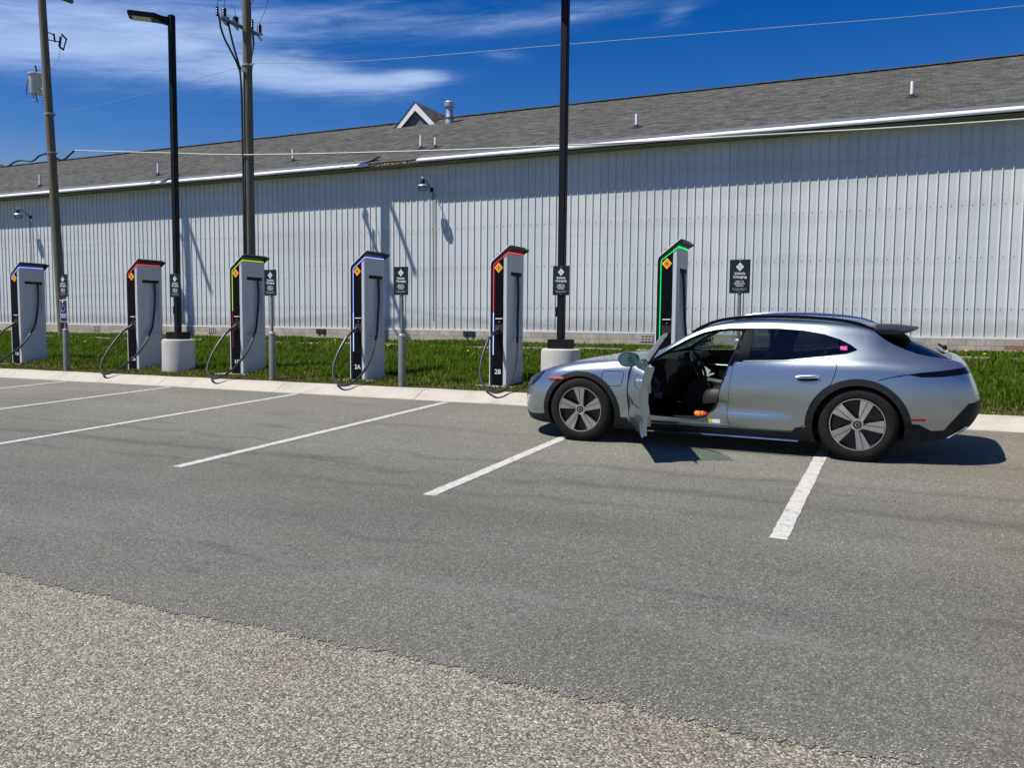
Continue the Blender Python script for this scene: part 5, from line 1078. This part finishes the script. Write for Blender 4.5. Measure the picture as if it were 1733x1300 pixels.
    def seat(v, u0):
        S_ = MB()
        sec = []
        for (u, w_, wd, th) in ((u0-.03, .49, .22, .05), (u0, .52, .245, .09), (u0+.10, .535, .255, .10), (u0+.3, .515, .25, .10), (u0+.48, .49, .24, .10)):
            sec.append([(u, v+wd*a, w_+th*b + (.035 if abs(a) > .8 and b > 0 else 0)) for a, b in ((-1, -.6), (-1, .35), (-.82, .62), (-.5, .25), (0, .2), (.5, .25), (.82, .62), (1, .35), (1, -.6))])
        n = 9; vs = [p for q in sec for p in q]; S_.add(vs, [(i*n+j, i*n+(j+1) % n, (i+1)*n+(j+1) % n, (i+1)*n+j) for i in range(4) for j in range(n)] + [tuple(range(n)), tuple(range(4*n, 5*n))], True); s_ = S_.build('seat', M['leather'], K, sharp=60)
        B_ = MB(); sec = []
        for t, wd, th in ((0, .23, .07), (.15, .25, .09), (.35, .255, .085), (.52, .23, .07), (.62, .16, .055), (.70, .125, .05), (.80, .12, .045), (.845, .09, .03)):
            cu = u0+.47+t*.40; cw = .50+t*.92
            sec.append([(cu+th*b, v+wd*a, cw-.4*th*b) for a, b in ((-1, -.5), (-.8, -1.1), (-.4, -.6), (.4, -.6), (.8, -1.1), (1, -.5), (.9, .8), (-.9, .8))])
        n = 8; vs = [p for q in sec for p in q]; B_.add(vs, [(i*n+j, i*n+(j+1) % n, (i+1)*n+(j+1) % n, (i+1)*n+j) for i in range(7) for j in range(n)] + [tuple(range(n)), tuple(range(7*n, 8*n))], True); B_.build('seat_back', M['leather'], s_, sharp=60)
        b_ = MB(); b_.box((u0+.25, v, .36), (.42, .40, .16)); b_.build('seat_base', M['interior'], s_)
    seat(-.40, 1.34); seat(.40, 1.34)
    mb = MB(); mb.box((2.42, 0, .50), (.45, 1.25, .16)); mb.bar((2.62, 0, .52), (2.82, 0, 1.06), 1.25, .12, up=(1, 0, 0)); mb.build('rear_bench', M['leather'], K, bevel=.03)
    for v in (-.36, .36):
        mb = MB(); mb.box((2.82, v, 1.10), (.09, .24, .12)); mb.build('headrest', M['leather'], K, bevel=.03)
    # far door inside trim
    mb = MB(); mb.prism([(.66, .28), (2.5, .28), (2.5, .93), (.75, .93)], .80, .83); mb.prism([(.9, .58), (1.6, .62), (1.6, .68), (.9, .66)], .72, .80); mb.build('far_door_trim', M['interior'], K)
    mb = MB(); mb.tube([(1.0, .79, .78), (1.2, .785, .765), (1.6, .785, .76)], .010, 6); mb.build('trim_strip', M['silver_int'], K)
    # charging lead and papers on the console, small item on the sill carpet
    T_ = empty('white_carton'); mb = MB(); mb.box((0, 0, .05), (.09, .02, .10), M4=Matrix.Rotation(R(35), 3, 'Y')); mb.build('carton_face', M['pvc'], T_); mb = MB(); mb.box((.06, -.005, .02), (.10, .02, .02), M4=Matrix.Rotation(R(-20), 3, 'Y')); mb.build('carton_flap', M['pvc'], T_)
    T_.matrix_world = K.matrix_world @ Matrix.Translation((1.19, -.02, .70)); tag(T_, 'small white item standing on the centre console of the car', 'package')
    G = empty('soft_toy'); mb = MB()
    for i in range(3): mb.lathe([(0, -.028), (.022, -.02), (.03, 0), (.022, .022), (0, .03)], 10, 'Z', (i*.03-.05, .005*(-1)**i, .03))
    mb.build('orange_body', M['toy_orange'], G); mb = MB(); mb.lathe([(0, -.025), (.022, -.015), (.027, 0), (.02, .02), (0, .026)], 10, 'Z', (.045, 0, .028)); mb.build('red_end', M['toy_red'], G)
    G.matrix_world = K.matrix_world @ Matrix.Translation((1.33, -.76, .335)); tag(G, 'small orange and red object lying on the driver side sill inside the car', 'toy')
    return K
make_car()
bpy.context.view_layer.update()
